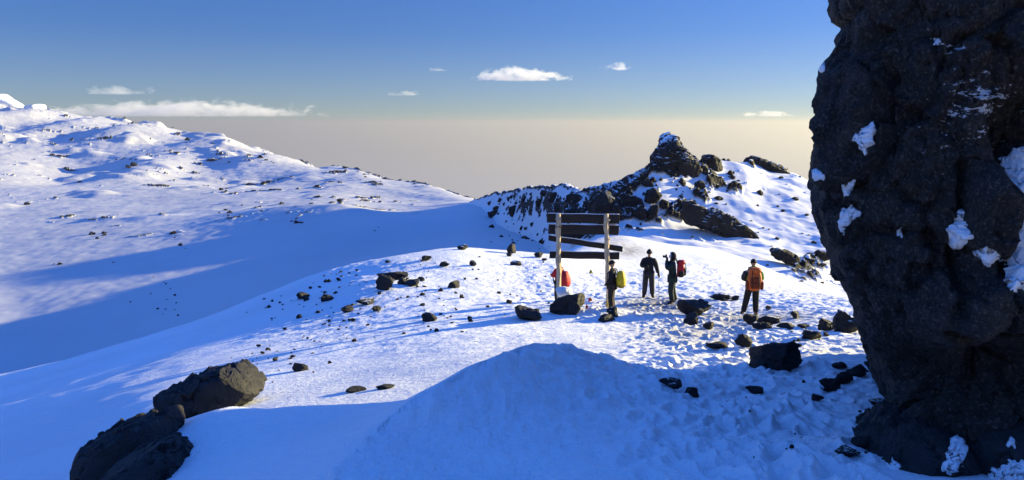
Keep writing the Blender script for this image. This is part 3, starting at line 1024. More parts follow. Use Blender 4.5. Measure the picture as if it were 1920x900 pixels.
# ---- hand placed rocks: (px of middle, px of foot, width, height, label)
named = [
    (560, 693, 36, 19, "lone oval dark rock on the open blue snow slope above the foreground outcrop"),
    (805, 600, 36, 19, "smooth dark rock half sunk in shaded snow left of the signboard's boulder"),
    (990, 598, 60, 26, "low rounded black rock just left of the signboard's boulder"),
    (1062, 585, 74, 40, "big square black boulder at the foot of the left signpost"),
    (1455, 688, 96, 56, "largest loose black boulder standing in the shaded trail"),
    (1395, 648, 38, 28, "upright black rock behind the largest trail boulder"),
    (1345, 652, 48, 13, "flat jagged rock at the shadow's edge on the trail"),
    (1258, 724, 50, 19, "wedge shaped rock in the shaded snow right of the drift"),
    (1300, 739, 36, 17, "small blunt rock beside the wedge shaped one in shaded snow"),
    (1418, 735, 42, 14, "thin flat stone in the shaded trail below the largest boulder"),
    (1305, 588, 66, 30, "long dark boulder on the sunlit trail in front of the photographing hiker"),
    (1298, 606, 34, 24, "broken rock leaning under the long sunlit trail boulder"),
    (1328, 614, 28, 15, "small pointed rock right of the broken trail rocks"),
    (1350, 560, 50, 15, "low dark rock in the snow behind the trail left of the orange pack hiker"),
    (1378, 560, 18, 9, "small stone just left of the orange pack hiker's legs"),
    (1408, 603, 36, 19, "black rock right beneath the orange pack hiker's feet"),
    (1442, 604, 52, 18, "long black rock to the right of the orange pack hiker's feet"),
    (1430, 613, 46, 13, "flat black rock in front of the orange pack hiker"),
    (1477, 613, 42, 10, "thin slab at the right end of the rocks by the orange pack hiker"),
    (1488, 595, 24, 16, "stubby rock alone on sunlit snow right of the orange pack hiker"),
    (1507, 612, 28, 8, "flat little stone between the hiker's rocks and the huge rock"),
    (1136, 600, 38, 15, "flat dark rock at the foot of the right signpost"),
    (1150, 591, 26, 22, "upright dark rock wedged against the right signpost"),
    (1525, 634, 46, 18, "jagged flat rock at the sunny edge of the huge rock's rubble"),
    (1552, 618, 44, 24, "dark rubble block left of the huge rock's foot"),
    (1590, 622, 56, 42, "tall rubble block leaning on the huge rock's far foot"),
    (1556, 733, 50, 30, "curved black rock in shaded snow left of the huge rock"),
    (1580, 716, 42, 22, "black rock capping the curved one left of the huge rock"),
    (1532, 750, 26, 14, "small rough stone left of the curved black rock"),
    (1612, 704, 46, 26, "dark block at the huge rock's inner corner"),
    (1645, 694, 44, 28, "dark block tucked under the huge rock's overhang"),
    (1648, 758, 44, 14, "flat stone in shaded snow by the huge rock's foot"),
    (1575, 690, 34, 15, "snow edged stone above the curved black rock"),
    (1622, 836, 50, 26, "pointed black rock poking left from the huge rock's base"),
    (1590, 854, 52, 18, "low black rock furthest left at the huge rock's base"),
    (722, 541, 40, 34, "tallest rock of the cluster on the left shoulder of the hill"),
    (732, 522, 60, 16, "long rock at the back of the hill's left shoulder cluster"),
    (756, 530, 24, 13, "middle rock of the hill's left shoulder cluster"),
    (772, 533, 38, 13, "flat rock at the right end of the hill's left shoulder cluster"),
    (850, 537, 28, 16, "single lit rock with a long shadow in the middle of the hill top"),
    (868, 466, 24, 11, "dark rock sitting on the crest of the hill"),
    (960, 472, 20, 20, "upright dark rock standing behind the crest of the hill"),
    (566, 558, 34, 14, "dark rock at the upper left rim of the hill"),
    (682, 569, 40, 13, "long flat rock on the shaded hill side under the cluster"),
    (650, 583, 28, 13, "oval rock left of the long flat one on the shaded hill side"),
    (613, 562, 26, 14, "humped rock near the hill's left rim"),
    (703, 581, 20, 12, "small rock just right of the long flat one on the shaded hill side"),
    (665, 732, 46, 9, "thin stone sliver low on the smooth blue slope, left one of two"),
    (720, 727, 42, 8, "thin stone sliver low on the smooth blue slope, right one of two"),
    (800, 486, 22, 11, "rock near the crest of the hill left of the dark crest rock"),
    (888, 496, 18, 12, "round rock on the bright snow below the crest rock"),
    (832, 498, 22, 11, "low rock in the row on the bright hill top"),
    (966, 494, 26, 9, "flat rock on bright snow left of the signboard"),
    (1012, 480, 22, 11, "dark rock at the crest just left of the signboard"),
    (1440, 578, 14, 8, "small stone on the snow by the orange pack hiker's knee"),
]
for i, (px, py, w, h, lab) in enumerate(named):
    big = w > 60
    me = rock_mesh(300 + i, M_ROCK_SNOWY if (i % 3 == 1 and not big) else M_ROCK, 5 if w > 44 else 4, rough=0.22, cuts=18)
    if w < 55: w, h = w * 0.9, h * 0.9
    o = put_rock(px, py, w, h, me, "boulder" if w > 55 else "rock", 0.22, 8)
    tag(o, lab, "boulder" if w > 55 else "rock", "loose rocks along the trail and hill")

# ---- dark outcrop in the left foreground, half buried by the lee drift
fo = "outcrop slabs in the left foreground"
o, _ = outline_mesh("outcrop_rock", M_ROCK, [(252, 800), (264, 770), (300, 742), (345, 722), (362, 714), (388, 704), (436, 696), (458, 690), (476, 700), (490, 727), (480, 745), (440, 765), (385, 790), (330, 815), (280, 825)], find(300, 792).y + 0.15, 0.32, 0.8, nth=300, nph=150, seed=11, amp=0.05, freq=3.0, boxy=0.32, smooth_px=0.4, jag=0.9, fac=0.75, cell=0.34, cuts=9, cut_q=(0.895, 0.975))
tag(o, "upper slab of the left foreground outcrop with its sunlit pitted right end", "rock", fo)
o, _ = outline_mesh("outcrop_rock", M_ROCK, [(96, 930), (122, 884), (156, 842), (205, 815), (262, 797), (318, 786), (322, 806), (300, 850), (260, 900), (220, 950), (140, 960)], find(215, 885).y + 0.05, 0.5, 0.7, nth=300, nph=150, seed=12, amp=0.05, freq=3.0, boxy=0.36, smooth_px=0.4, jag=0.9, fac=0.75, cell=0.34, cuts=9, cut_q=(0.895, 0.975))
tag(o, "lower slab of the left foreground outcrop running off the bottom edge", "rock", fo)
o, _ = outline_mesh("outcrop_rock", M_ROCK, [(196, 930), (212, 876), (246, 850), (296, 838), (326, 846), (344, 874), (352, 896), (340, 930), (270, 960)], find(275, 893).y + 0.05, 0.5, 0.5, nth=280, nph=140, seed=13, amp=0.05, freq=3.0, boxy=0.36, smooth_px=0.4, jag=0.9, fac=0.75, cell=0.34, cuts=9, cut_q=(0.895, 0.975))
tag(o, "rounded front lump of the left foreground outcrop below the snow hump", "rock", fo)

bb = "base blocks under the huge rock"
yb = find(1690, 890).y
o, _ = outline_mesh("base_block", M_ROCK, [(1640, 925), (1650, 880), (1668, 848), (1692, 815), (1735, 800), (1790, 806), (1812, 830), (1806, 870), (1790, 930), (1720, 950)], yb + 0.35, 0.4, 0.8, nth=280, nph=140, seed=14, amp=0.08, freq=2.6, boxy=0.4, smooth_px=1, jag=0.9, fac=0.5, cell=0.45, cuts=14)
tag(o, "broad black block at the foot of the huge rock nearest the trail", "rock", bb)
bvb = bvh_of(o)
for i, pl in enumerate(([(1768, 880), (1776, 845), (1790, 818), (1806, 822), (1812, 850), (1800, 876), (1784, 890)], [(1655, 880), (1672, 862), (1690, 868), (1684, 892), (1662, 898)])):
    snow_patch(bvb, pl, o, 0.05, 2.4, 40 + i)
o, _ = outline_mesh("base_block", M_ROCK, [(1808, 930), (1812, 860), (1830, 815), (1868, 792), (1920, 782), (1990, 790), (2030, 860), (2010, 940), (1900, 950)], yb + 0.15, 0.4, 0.8, nth=280, nph=140, seed=15, amp=0.08, freq=2.6, boxy=0.4, smooth_px=1, jag=0.9, fac=0.5, cell=0.45, cuts=14)
tag(o, "black base block cut by the right edge of the view under the huge rock", "rock", bb)
bvb = bvh_of(o)
for i, pl in enumerate(([(1850, 905), (1862, 880), (1890, 866), (1930, 862), (1935, 905)], [(1888, 838), (1894, 822), (1904, 822), (1906, 842)])):
    snow_patch(bvb, pl, o, 0.05, 2.4, 50 + i)

# ---- rocks of the ridge on the right
rd = "bare rocks of the right hand ridge"
M_TOWER = rock_material('tower_rock', 1.0, 0.72, 0.3, (0.6, 0.6, 0.66), 0.3)


def ridge_rock(out, lab, Y=None, front=2.0, back=2.0, seed=1, mat=None, foot=None):
    if Y is None:
        p = find(*foot); Y = p.y
    o, _ = outline_mesh("ridge_rock", mat or M_ROCK_FAR, out, Y, front, back, nth=110, nph=54, seed=seed, amp=0.09, freq=2.6, boxy=0.5, smooth_px=0.6, jag=0.9, fac=0.5, cell=0.55, cuts=5, smooth=False)
    return tag(o, lab, "rock", rd)


ridge_rock([(1218, 345), (1222, 318), (1224, 296), (1232, 278), (1243, 263), (1252, 255), (1265, 257), (1276, 272), (1292, 286), (1306, 302), (1314, 320), (1290, 338), (1255, 345)], "tall rock tower crowning the right hand ridge", 108, 2.6, 3.2, 21, M_TOWER)
ridge_rock([(1208, 332), (1212, 314), (1219, 306), (1228, 312), (1230, 335)], "small block on the left shoulder of the ridge's rock tower", 106, 1.0, 1.2, 22)
ridge_rock([(1304, 322), (1312, 304), (1322, 291), (1336, 291), (1350, 300), (1354, 318), (1330, 328)], "pointed dark rock right of the ridge's rock tower", 112, 1.6, 1.8, 23)
ridge_rock([(1345, 318), (1352, 306), (1366, 304), (1378, 314), (1380, 324), (1360, 326)], "low dark rock between the pointed rock and the skyline slab", 117, 1.4, 1.6, 24)
ridge_rock([(1394, 306), (1400, 296), (1414, 293), (1440, 303), (1468, 318), (1490, 331), (1486, 338), (1455, 330), (1420, 316)], "long dark slab along the ridge skyline nearest the huge rock", 124, 1.8, 2.2, 25)
ridge_rock([(1278, 402), (1282, 382), (1294, 378), (1318, 390), (1352, 396), (1384, 412), (1406, 430), (1424, 452), (1418, 466), (1388, 462), (1350, 440), (1310, 424), (1284, 420)], "biggest dark slab halfway down the sunny side of the ridge", None, 0.7, 2.4, 26, M_TOWER, foot=(1350, 440))
ridge_rock([(1446, 470), (1462, 465), (1492, 478), (1508, 492), (1504, 502), (1476, 494), (1452, 482)], "dark slab on the sunny slope below the biggest ridge slab", None, 0.9, 1.4, 27, foot=(1480, 494))
ridge_rock([(1104, 412), (1108, 382), (1118, 362), (1136, 360), (1150, 370), (1162, 390), (1166, 412), (1140, 424)], "steep dark crag behind the top of the signboard", None, 2.2, 2.6, 28, foot=(1135, 408))
ridge_rock([(1056, 405), (1060, 392), (1074, 388), (1094, 396), (1098, 408), (1076, 414)], "dark block behind the signboard's top plank", None, 1.2, 1.6, 29, foot=(1076, 408))
ridge_rock([(1046, 452), (1054, 439), (1074, 431), (1098, 437), (1104, 446), (1082, 454)], "dark rock seen through the gap between the signboard's middle planks", None, 0.8, 1.2, 36, foot=(1076, 452))
ridge_rock([(1188, 402), (1196, 390), (1212, 392), (1216, 408), (1200, 414)], "dark block on the shaded ridge face, left one below the tower", None, 1.0, 1.4, 30, foot=(1200, 408))
ridge_rock([(1214, 402), (1222, 386), (1234, 384), (1232, 402), (1222, 412)], "dark block on the shaded ridge face, right one below the tower", None, 1.0, 1.4, 31, foot=(1222, 404))
ridge_rock([(1208, 378), (1214, 358), (1230, 352), (1240, 366), (1230, 380)], "dark lump high on the shaded ridge face under the tower", None, 1.2, 1.4, 32, foot=(1222, 374))
ridge_rock([(1236, 382), (1242, 374), (1254, 378), (1252, 390), (1242, 392)], "small dark lump under the tower's right side", None, 0.8, 1.0, 33, foot=(1244, 386))
ridge_rock([(1530, 478), (1536, 470), (1552, 474), (1558, 484), (1544, 490)], "grey rock on the sunlit slope beside the huge rock", None, 0.6, 0.8, 34, foot=(1544, 484))
ridge_rock([(1278, 388), (1280, 378), (1292, 377), (1296, 388), (1290, 400), (1282, 402)], "upright stub at the upper left end of the biggest ridge slab", None, 0.9, 1.0, 35, foot=(1286, 396))


# ---- scattered stones: individuals, all alike within their place
def scatter(n, pts_fn, wlo, whi, meshes, lab, group, name="stone", seed=1, flat=(0.35, 0.7), sink=0.25, hard=None):
    rg = random.Random(seed)
    k = 0; tries = 0
    while k < n and tries < n * 30:
        tries += 1
        px, py = pts_fn(rg)
        if px is None: continue
        p = find(px, py)
        if p is None or (hard and not hard(p)): continue
        w = wlo + (whi - wlo) * rg.random() ** 2.6
        o = put_rock(px, py, w, w * rg.uniform(*flat), rg.choice(meshes), name, sink, 16, p)
        tag(o, lab, "stone" if name == "stone" else "rock", group)
        k += 1


def hill_pts(rg):
    t = rg.random()
    if t < 0.55:                                       # lines of stones running down the shaded side
        u = rg.random()
        line = rg.choice([((850, 560), (470, 690)), ((700, 500), (480, 610)), ((760, 560), (520, 640)), ((640, 505), (540, 560)), ((690, 590), (400, 680)), ((640, 650), (420, 700))])
        x = line[0][0] * (1 - u) + line[1][0] * u + rg.gauss(0, 24)
        y = line[0][1] * (1 - u) + line[1][1] * u + rg.gauss(0, 14)
    else:
        x = rg.uniform(500, 900); y = rg.uniform(480, 640)
    crest = np.interp(x, [400, 500, 600, 740, 860], [592, 551, 511, 480, 466])
    if y < crest + 3: return None, None
    return x, y


def top_pts(rg):
    x = rg.uniform(780, 1030); y = rg.uniform(472, 600)
    if y < np.interp(x, [780, 860, 960, 1030], [476, 467, 474, 480]): return None, None
    return x, y


scatter(175, hill_pts, 3, 12, SMALL + SMALL_SNOWY, "small dark stone strewn down the shaded side of the near hill", "stones strewn down the near hill's shaded side", seed=21)
scatter(30, top_pts, 4, 15, SMALL, "small dark stone on the bright top of the near hill left of the sign", "stones on the bright top of the near hill", seed=22)
scatter(26, lambda rg: (rg.uniform(1480, 1640), rg.uniform(596, 650)) if rg.random() < 0.4 else (rg.uniform(1380, 1680), rg.uniform(660, 860)), 4, 16, SMALL, "small black stone lying in the snow near the foot of the huge rock", "stones near the foot of the huge rock", seed=23)
scatter(14, lambda rg: (rg.gauss(315, 22), rg.gauss(565, 20)), 3, 8, FAR, "far small stone in the cluster on the shaded basin floor", "stones on the shaded basin floor", seed=24)


def ridge_pts(rg):
    x = rg.uniform(905, 1330)
    top = np.interp(x, [900, 1000, 1060, 1110, 1160, 1222, 1300, 1340], [376, 356, 355, 368, 350, 324, 312, 304])
    y = top + abs(rg.gauss(0, 1)) * 34 + 2
    if y > np.interp(x, [900, 1000, 1160, 1340], [420, 450, 440, 440]): return None, None
    return x, y


isr = lambda p: p.y > 62
scatter(120, ridge_pts, 5, 24, FAR, "dark rock sticking out of the shaded snow face of the right hand ridge", "rocks on the shaded face of the ridge", "rock", 25, (0.4, 0.85), 0.3, isr)
scatter(40, lambda rg: (rg.gauss(1345, 45), rg.gauss(345, 22)), 4, 18, FAR, "dark rock in the band of rubble high on the ridge right of the tower", "rubble band high on the ridge", "rock", 26, (0.35, 0.7), 0.3, isr)
scatter(30, lambda rg: (rg.uniform(1400, 1590), rg.uniform(360, 545)), 4, 16, FAR, "dark rock on the sunlit snow slope of the ridge beside the huge rock", "rocks on the sunlit slope of the ridge", "rock", 27, (0.3, 0.6), 0.3, isr)
scatter(24, lambda rg: (rg.gauss(985, 30), rg.gauss(445, 14)), 3, 14, FAR, "small rock at the left foot of the ridge above the hill crest", "rocks at the left foot of the ridge", "rock", 28, (0.3, 0.6), 0.3, isr)
FARPTS = [(70, 300, 26), (120, 262, 30), (250, 310, 40), (290, 322, 26), (230, 296, 30), (430, 350, 26), (420, 395, 30), (555, 412, 22), (350, 460, 18), (150, 490, 22), (205, 492, 16), (100, 492, 16), (480, 395, 26), (700, 425, 20), (185, 440, 22), (520, 300, 24), (340, 260, 26), (385, 265, 22), (640, 380, 12), (330, 440, 40), (60, 380, 80), (560, 375, 30), (790, 345, 30), (500, 302, 20), (680, 325, 20)]


def far_pts(rg):
    c = rg.choice(FARPTS)
    return rg.gauss(c[0], c[2] * 0.5), rg.gauss(c[1], 4)


scatter(64, far_pts, 4, 15, FAR, "far dark rock breaking through the sunlit snow of the left mountainside", "rocks on the far left mountainside", "rock", 29, (0.25, 0.5), 0.3, lambda p: p.y > 130)

# ------------------------------------------------------------------ signboard
def box_verts(sx, sy, sz, n=8):
    """subdivided bevelled plank along x"""
    bm = bmesh.new()
    bmesh.ops.create_cube(bm, size=1)
    for q in bm.verts: q.co = Vector((q.co.x * sx, q.co.y * sy, q.co.z * sz))
    bmesh.ops.bevel(bm, geom=bm.edges[:], offset=min(sx, sy, sz) * 0.14, segments=2, affect='EDGES', profile=0.6)
    long_e = [e for e in bm.edges if abs((e.verts[0].co - e.verts[1].co).x) > sx * 0.5]
    bmesh.ops.subdivide_edges(bm, edges=long_e, cuts=n, use_grid_fill=True)
    return bm


def finish(bm, name, mat, parent=None, smooth=True):
    me = bpy.data.meshes.new(name)
    bm.normal_update(); bm.to_mesh(me); bm.free()
    for p_ in me.polygons: p_.use_smooth = smooth
    if mat: me.materials.append(mat)
    return link(name, me, parent)


def tube(pts, radii, n=12, cap=True):
    pts = [Vector(p_) for p_ in pts]
    bm = bmesh.new()
    rings = []
    for i, p_ in enumerate(pts):
        t = (pts[min(i + 1, len(pts) - 1)] - pts[max(i - 1, 0)]).normalized()
        u = t.orthogonal().normalized() if i == 0 else (u - t * u.dot(t)).normalized()
        w = t.cross(u)
        r = radii[i] if hasattr(radii, '__len__') else radii
        rings.append([bm.verts.new(p_ + (u * math.cos(2 * math.pi * k / n) + w * math.sin(2 * math.pi * k / n)) * r) for k in range(n)])
    for a, c in zip(rings[:-1], rings[1:]):
        for k in range(n): bm.faces.new((a[k], a[(k + 1) % n], c[(k + 1) % n], c[k]))
    if cap:
        bm.faces.new(rings[0][::-1]); bm.faces.new(rings[-1])
    return bm


m, nt, b = new_mat("weathered_pole")
v = objvec(nt, (9, 9, 0.8))
g = tex_noise(nt, v, 3.0, 6, 0.7, 0.8)
nt.links.new(mixc(nt, mp(nt, g, 0.35, 0.62), (0.22, 0.165, 0.095), (0.68, 0.55, 0.36)), b.inputs["Base Color"])
nt.links.new(bump(nt, g, 0.8, 0.02), b.inputs["Normal"]); b.inputs["Roughness"].default_value = 0.85
M_POLE = m
m, nt, b = new_mat("dark_plank")
v = objvec(nt, (0.7, 6, 9))
g = tex_noise(nt, v, 4.0, 6, 0.7, 0.5)
nt.links.new(mixc(nt, mp(nt, g, 0.35, 0.7), (0.007, 0.005, 0.004), (0.026, 0.017, 0.013)), b.inputs["Base Color"])
nt.links.new(bump(nt, g, 0.6, 0.012), b.inputs["Normal"]); b.inputs["Roughness"].default_value = 0.8
M_PLANK = m
M_FROST = M_PATCH

SY = 22.6
gl = find(1047, 572); gr = find(1139, 588)
sign = empty("signboard", (at(1093, 580, SY).x, SY, gr.z))
tag(sign, "weathered summit signboard of four dark planks on two pale poles, seen from behind", "signboard")


def sl(px, py, dy=0.0):
    return at(px, py, SY + dy) - sign.location


for (x, zb, seed) in ((1047, gl.z, 1), (1138, gr.z, 2)):
    top = sl(x - 1 if seed == 1 else x - 2, 401); bot = sl(x + 1 if seed == 1 else x + 3, 590); bot.z = zb - 0.35 - sign.location.z
    n = 26
    rg = np.random.default_rng(seed)
    bm = tube([top.lerp(bot, i / n) + Vector((0.012 * math.sin(i * 0.9 + seed), 0.01 * math.cos(i * 1.3), 0)) for i in range(n + 1)], [0.068 + 0.008 * math.sin(i * 1.7 + seed) for i in range(n + 1)], 14)
    for q in bm.verts:                                   # a long split makes it look like two stems
        pass
    post = finish(bm, "post", M_POLE, sign)
    bm = tube([top.lerp(bot, i / n) + Vector((0.055 + 0.008 * math.sin(i * 0.6), 0.035, -0.01)) for i in range(n + 1)], [0.030 + 0.004 * math.sin(i * 1.1) for i in range(n + 1)], 8)
    finish(bm, "stave", M_POLE, post)
for (x0, y0, x1, y1, h) in ((1026, 409, 1162, 411, 17.5), (1028, 429.5, 1160, 431.5, 18.5), (1028, 446, 1167, 467, 10.5), (1030, 477.5, 1161, 480, 13.5)):
    a = sl(x0, y0, 0.13); c = sl(x1, y1, 0.13)
    L = (c - a).length
    bm = box_verts(L, 0.045, h * SY / FPX)
    rg = random.Random(x1)
    for q in bm.verts: q.co.z += 0.006 * math.sin(q.co.x * 7 + x0) ; q.co.x += 0.012 * math.sin(q.co.z * 31 + x0) * (1 if abs(q.co.x) > L * 0.45 else 0)
    o = finish(bm, "plank", M_PLANK, sign)
    o.location = (a + c) / 2
    o.rotation_euler = (0, math.atan2(-(c.z - a.z), c.x - a.x), 0)
    # rime along the top edge
    pts = [Vector((L * (t - 0.5), 0, h * SY / FPX / 2 + 0.004 + 0.006 * math.sin(q.co.x * 7 if False else L * (t - 0.5) * 7 + x0))) for t in np.linspace(0.01, 0.99, 40)]
    finish(tube(pts, [0.010 + 0.007 * abs(math.sin(i * 1.9 + x0)) for i in range(40)], 6), "rime", M_FROST, o)
# frayed wire at the upper right
wire = [sl(1139, 420, 0.0), sl(1150, 420, 0.05), sl(1158, 424, 0.16), sl(1163, 432, 0.18), sl(1160, 437, 0.18)]
finish(tube(wire, 0.012, 6), "wire", M_POLE, sign)
m_rope = cloth("rope_mat", (0.45, 0.40, 0.30))
for (px, py) in ((1047, 425), (1047, 411), (1138, 412), (1139, 448)):
    c = sl(px, py)
    ring = [c + Vector((0.085 * math.cos(t), 0.085 * math.sin(t), 0.012 * math.sin(3 * t))) for t in np.linspace(0, 2 * math.pi, 18)]
    finish(tube(ring, 0.013, 6, False), "lashing", m_rope if py != 425 else M_PLANK, sign)

# bits of cloth about the sign


def scrap(name, px, py, w, h, mat, label, cat, lift=0.0):
    p = find(px, py)
    k = p.y / FPX
    nx, ny = 14, 12
    u, w_ = np.meshgrid(np.linspace(-1, 1, nx), np.linspace(0, 1, ny))
    r = (0.65 + 0.5 * fbm2(u * 1.6 + px, w_ * 2.6, 3, px)) * (1 - 0.75 * w_)
    x = u * w * k / 2 * r
    z = w_ * h * k + 0.02 + 0.25 * h * k * fbm2(u * 2 + px, w_ * 2, 3, px + 1)
    y = 0.35 * w * k * fbm2(u * 1.5, w_ * 1.5 + py, 3, px + 2) + 0.5 * w * k * w_
    vv = np.stack([x, y, z], -1).reshape(-1, 3)
    back = vv + [0, 0.008, 0.004]
    f = grid_faces(ny, nx)
    me = mesh_from(name, np.concatenate([vv, back]), np.concatenate([f, f[:, ::-1] + len(vv)]), mat)
    o = link(name, me); o.location = (p.x, p.y, p.z + lift)
    return tag(o, label, cat)


M_REDC = cloth("red_cloth", (0.55, 0.035, 0.025)); M_YELC = cloth("yellow_cloth", (0.65, 0.45, 0.05))
scrap("cloth_scrap", 1106, 563, 15, 5, M_REDC, "red cloth scrap lying on the snow right of the signpost boulder", "cloth")
scrap("cloth_scrap", 1098, 577, 9, 6, M_REDC, "red cloth scrap stuck against the right side of the signpost boulder", "cloth")
scrap("cloth_scrap", 1109, 511, 11, 6, M_YELC, "pale yellow cloth scrap on the snow between the two signposts", "cloth")
c = at(1143, 577, SY)
bm = tube([(c.x + 0.10 * math.cos(t) - 0.03, SY + 0.10 * math.sin(t), c.z + 0.05 + 0.012 * t) for t in np.linspace(0, 11, 40)], 0.016, 6)
tag(finish(bm, "ribbon", M_YELC), "yellow ribbon wound round the foot of the right signpost", "ribbon")
p = find(1052, 560)
vv, ff = rock_shape(501, 4, 3, 0.12)
o = link("snow_heap", mesh_from("snow_heap", vv, ff, M_PATCH)); o.scale = (0.26, 0.26, 0.17)
pb = at(1058, 548, 22.4); o.location = (pb.x, 22.5, pb.z)
tag(o, "small white heap of snow on top of the signpost boulder", "snow heap")

# ------------------------------------------------------------------ people
PENDING = []


def skin_obj(name, chains, radii, mat, parent, root=0, sub=1, extra=None):
    """chains: list of vertex lists sharing names; joints dict -> one skinned mesh (built later in one go)"""
    names = []
    edges = []
    for ch in chains:
        for a, c in zip(ch[:-1], ch[1:]):
            for q in (a, c):
                if q not in names: names.append(q)
            edges.append((names.index(a), names.index(c)))
    return names, edges


def skin_mesh(name, J, chains, rad, mat, parent, root, sub=2, extra=None):
    names, edges = skin_obj(name, chains, rad, mat, parent)
    me = bpy.data.meshes.new(name)
    me.from_pydata([J[q] for q in names], edges, [])
    o = link(name, me, parent)
    sk = o.modifiers.new("skin", 'SKIN'); sk.use_smooth_shade = True
    sk.branch_smoothing = 0.6
    for i, q in enumerate(names):
        r = rad[q]
        me.skin_vertices[0].data[i].radius = r if isinstance(r, tuple) else (r, r)
        me.skin_vertices[0].data[i].use_root = (q == root)
    ss = o.modifiers.new("sub", 'SUBSURF'); ss.levels = sub; ss.render_levels = sub
    PENDING.append((o, mat, extra))
    return o


def ell(c, r, n=16, deform=None):
    bm = bmesh.new()
    bmesh.ops.create_uvsphere(bm, u_segments=n * 2, v_segments=n, radius=1.0)
    for q in bm.verts:
        co = Vector((q.co.x * r[0], q.co.y * r[1], q.co.z * r[2]))
        q.co = Vector(c) + (deform(co) if deform else co)
    return bm


def bm_arrays(bm):
    bm.verts.index_update()
    bmesh.ops.triangulate(bm, faces=bm.faces[:])
    vv = [q.co[:] for q in bm.verts]; ff = [[q.index for q in f.verts] for f in bm.faces]
    bm.free()
    return vv, ff


M_SKIN = cloth("skin", (0.42, 0.26, 0.17), 0.55, 0.1)
M_BLACK = cloth("black_cloth", (0.012, 0.012, 0.014)); M_GREYT = cloth("grey_trousers", (0.035, 0.032, 0.034))
M_GREENJ = cloth("bottle_green_cloth", (0.012, 0.030, 0.030)); M_TEAL = cloth("teal_cloth", (0.10, 0.30, 0.25))
M_LIME = cloth("green_cloth", (0.12, 0.26, 0.025)); M_SLATE = cloth("slate_cloth", (0.035, 0.036, 0.04))
M_ORANGE = cloth("orange_fabric", (0.62, 0.125, 0.02), 0.6, 0.9); M_DORANGE = cloth("dark_orange_fabric", (0.22, 0.04, 0.012))
M_RED = cloth("red_fabric", (0.50, 0.012, 0.022), 0.5, 0.8); M_YEL = cloth("yellow_fabric", (0.62, 0.44, 0.012), 0.5, 0.9)
M_BROWN = cloth("brown_trousers", (0.035, 0.024, 0.018)); M_BOOT = cloth("boot_leather", (0.014, 0.012, 0.012), 0.6)
M_WHITE = cloth("white_fleece", (0.65, 0.65, 0.66)); M_METAL = cloth("pole_metal", (0.25, 0.25, 0.27), 0.35, 0.0, 0.6)


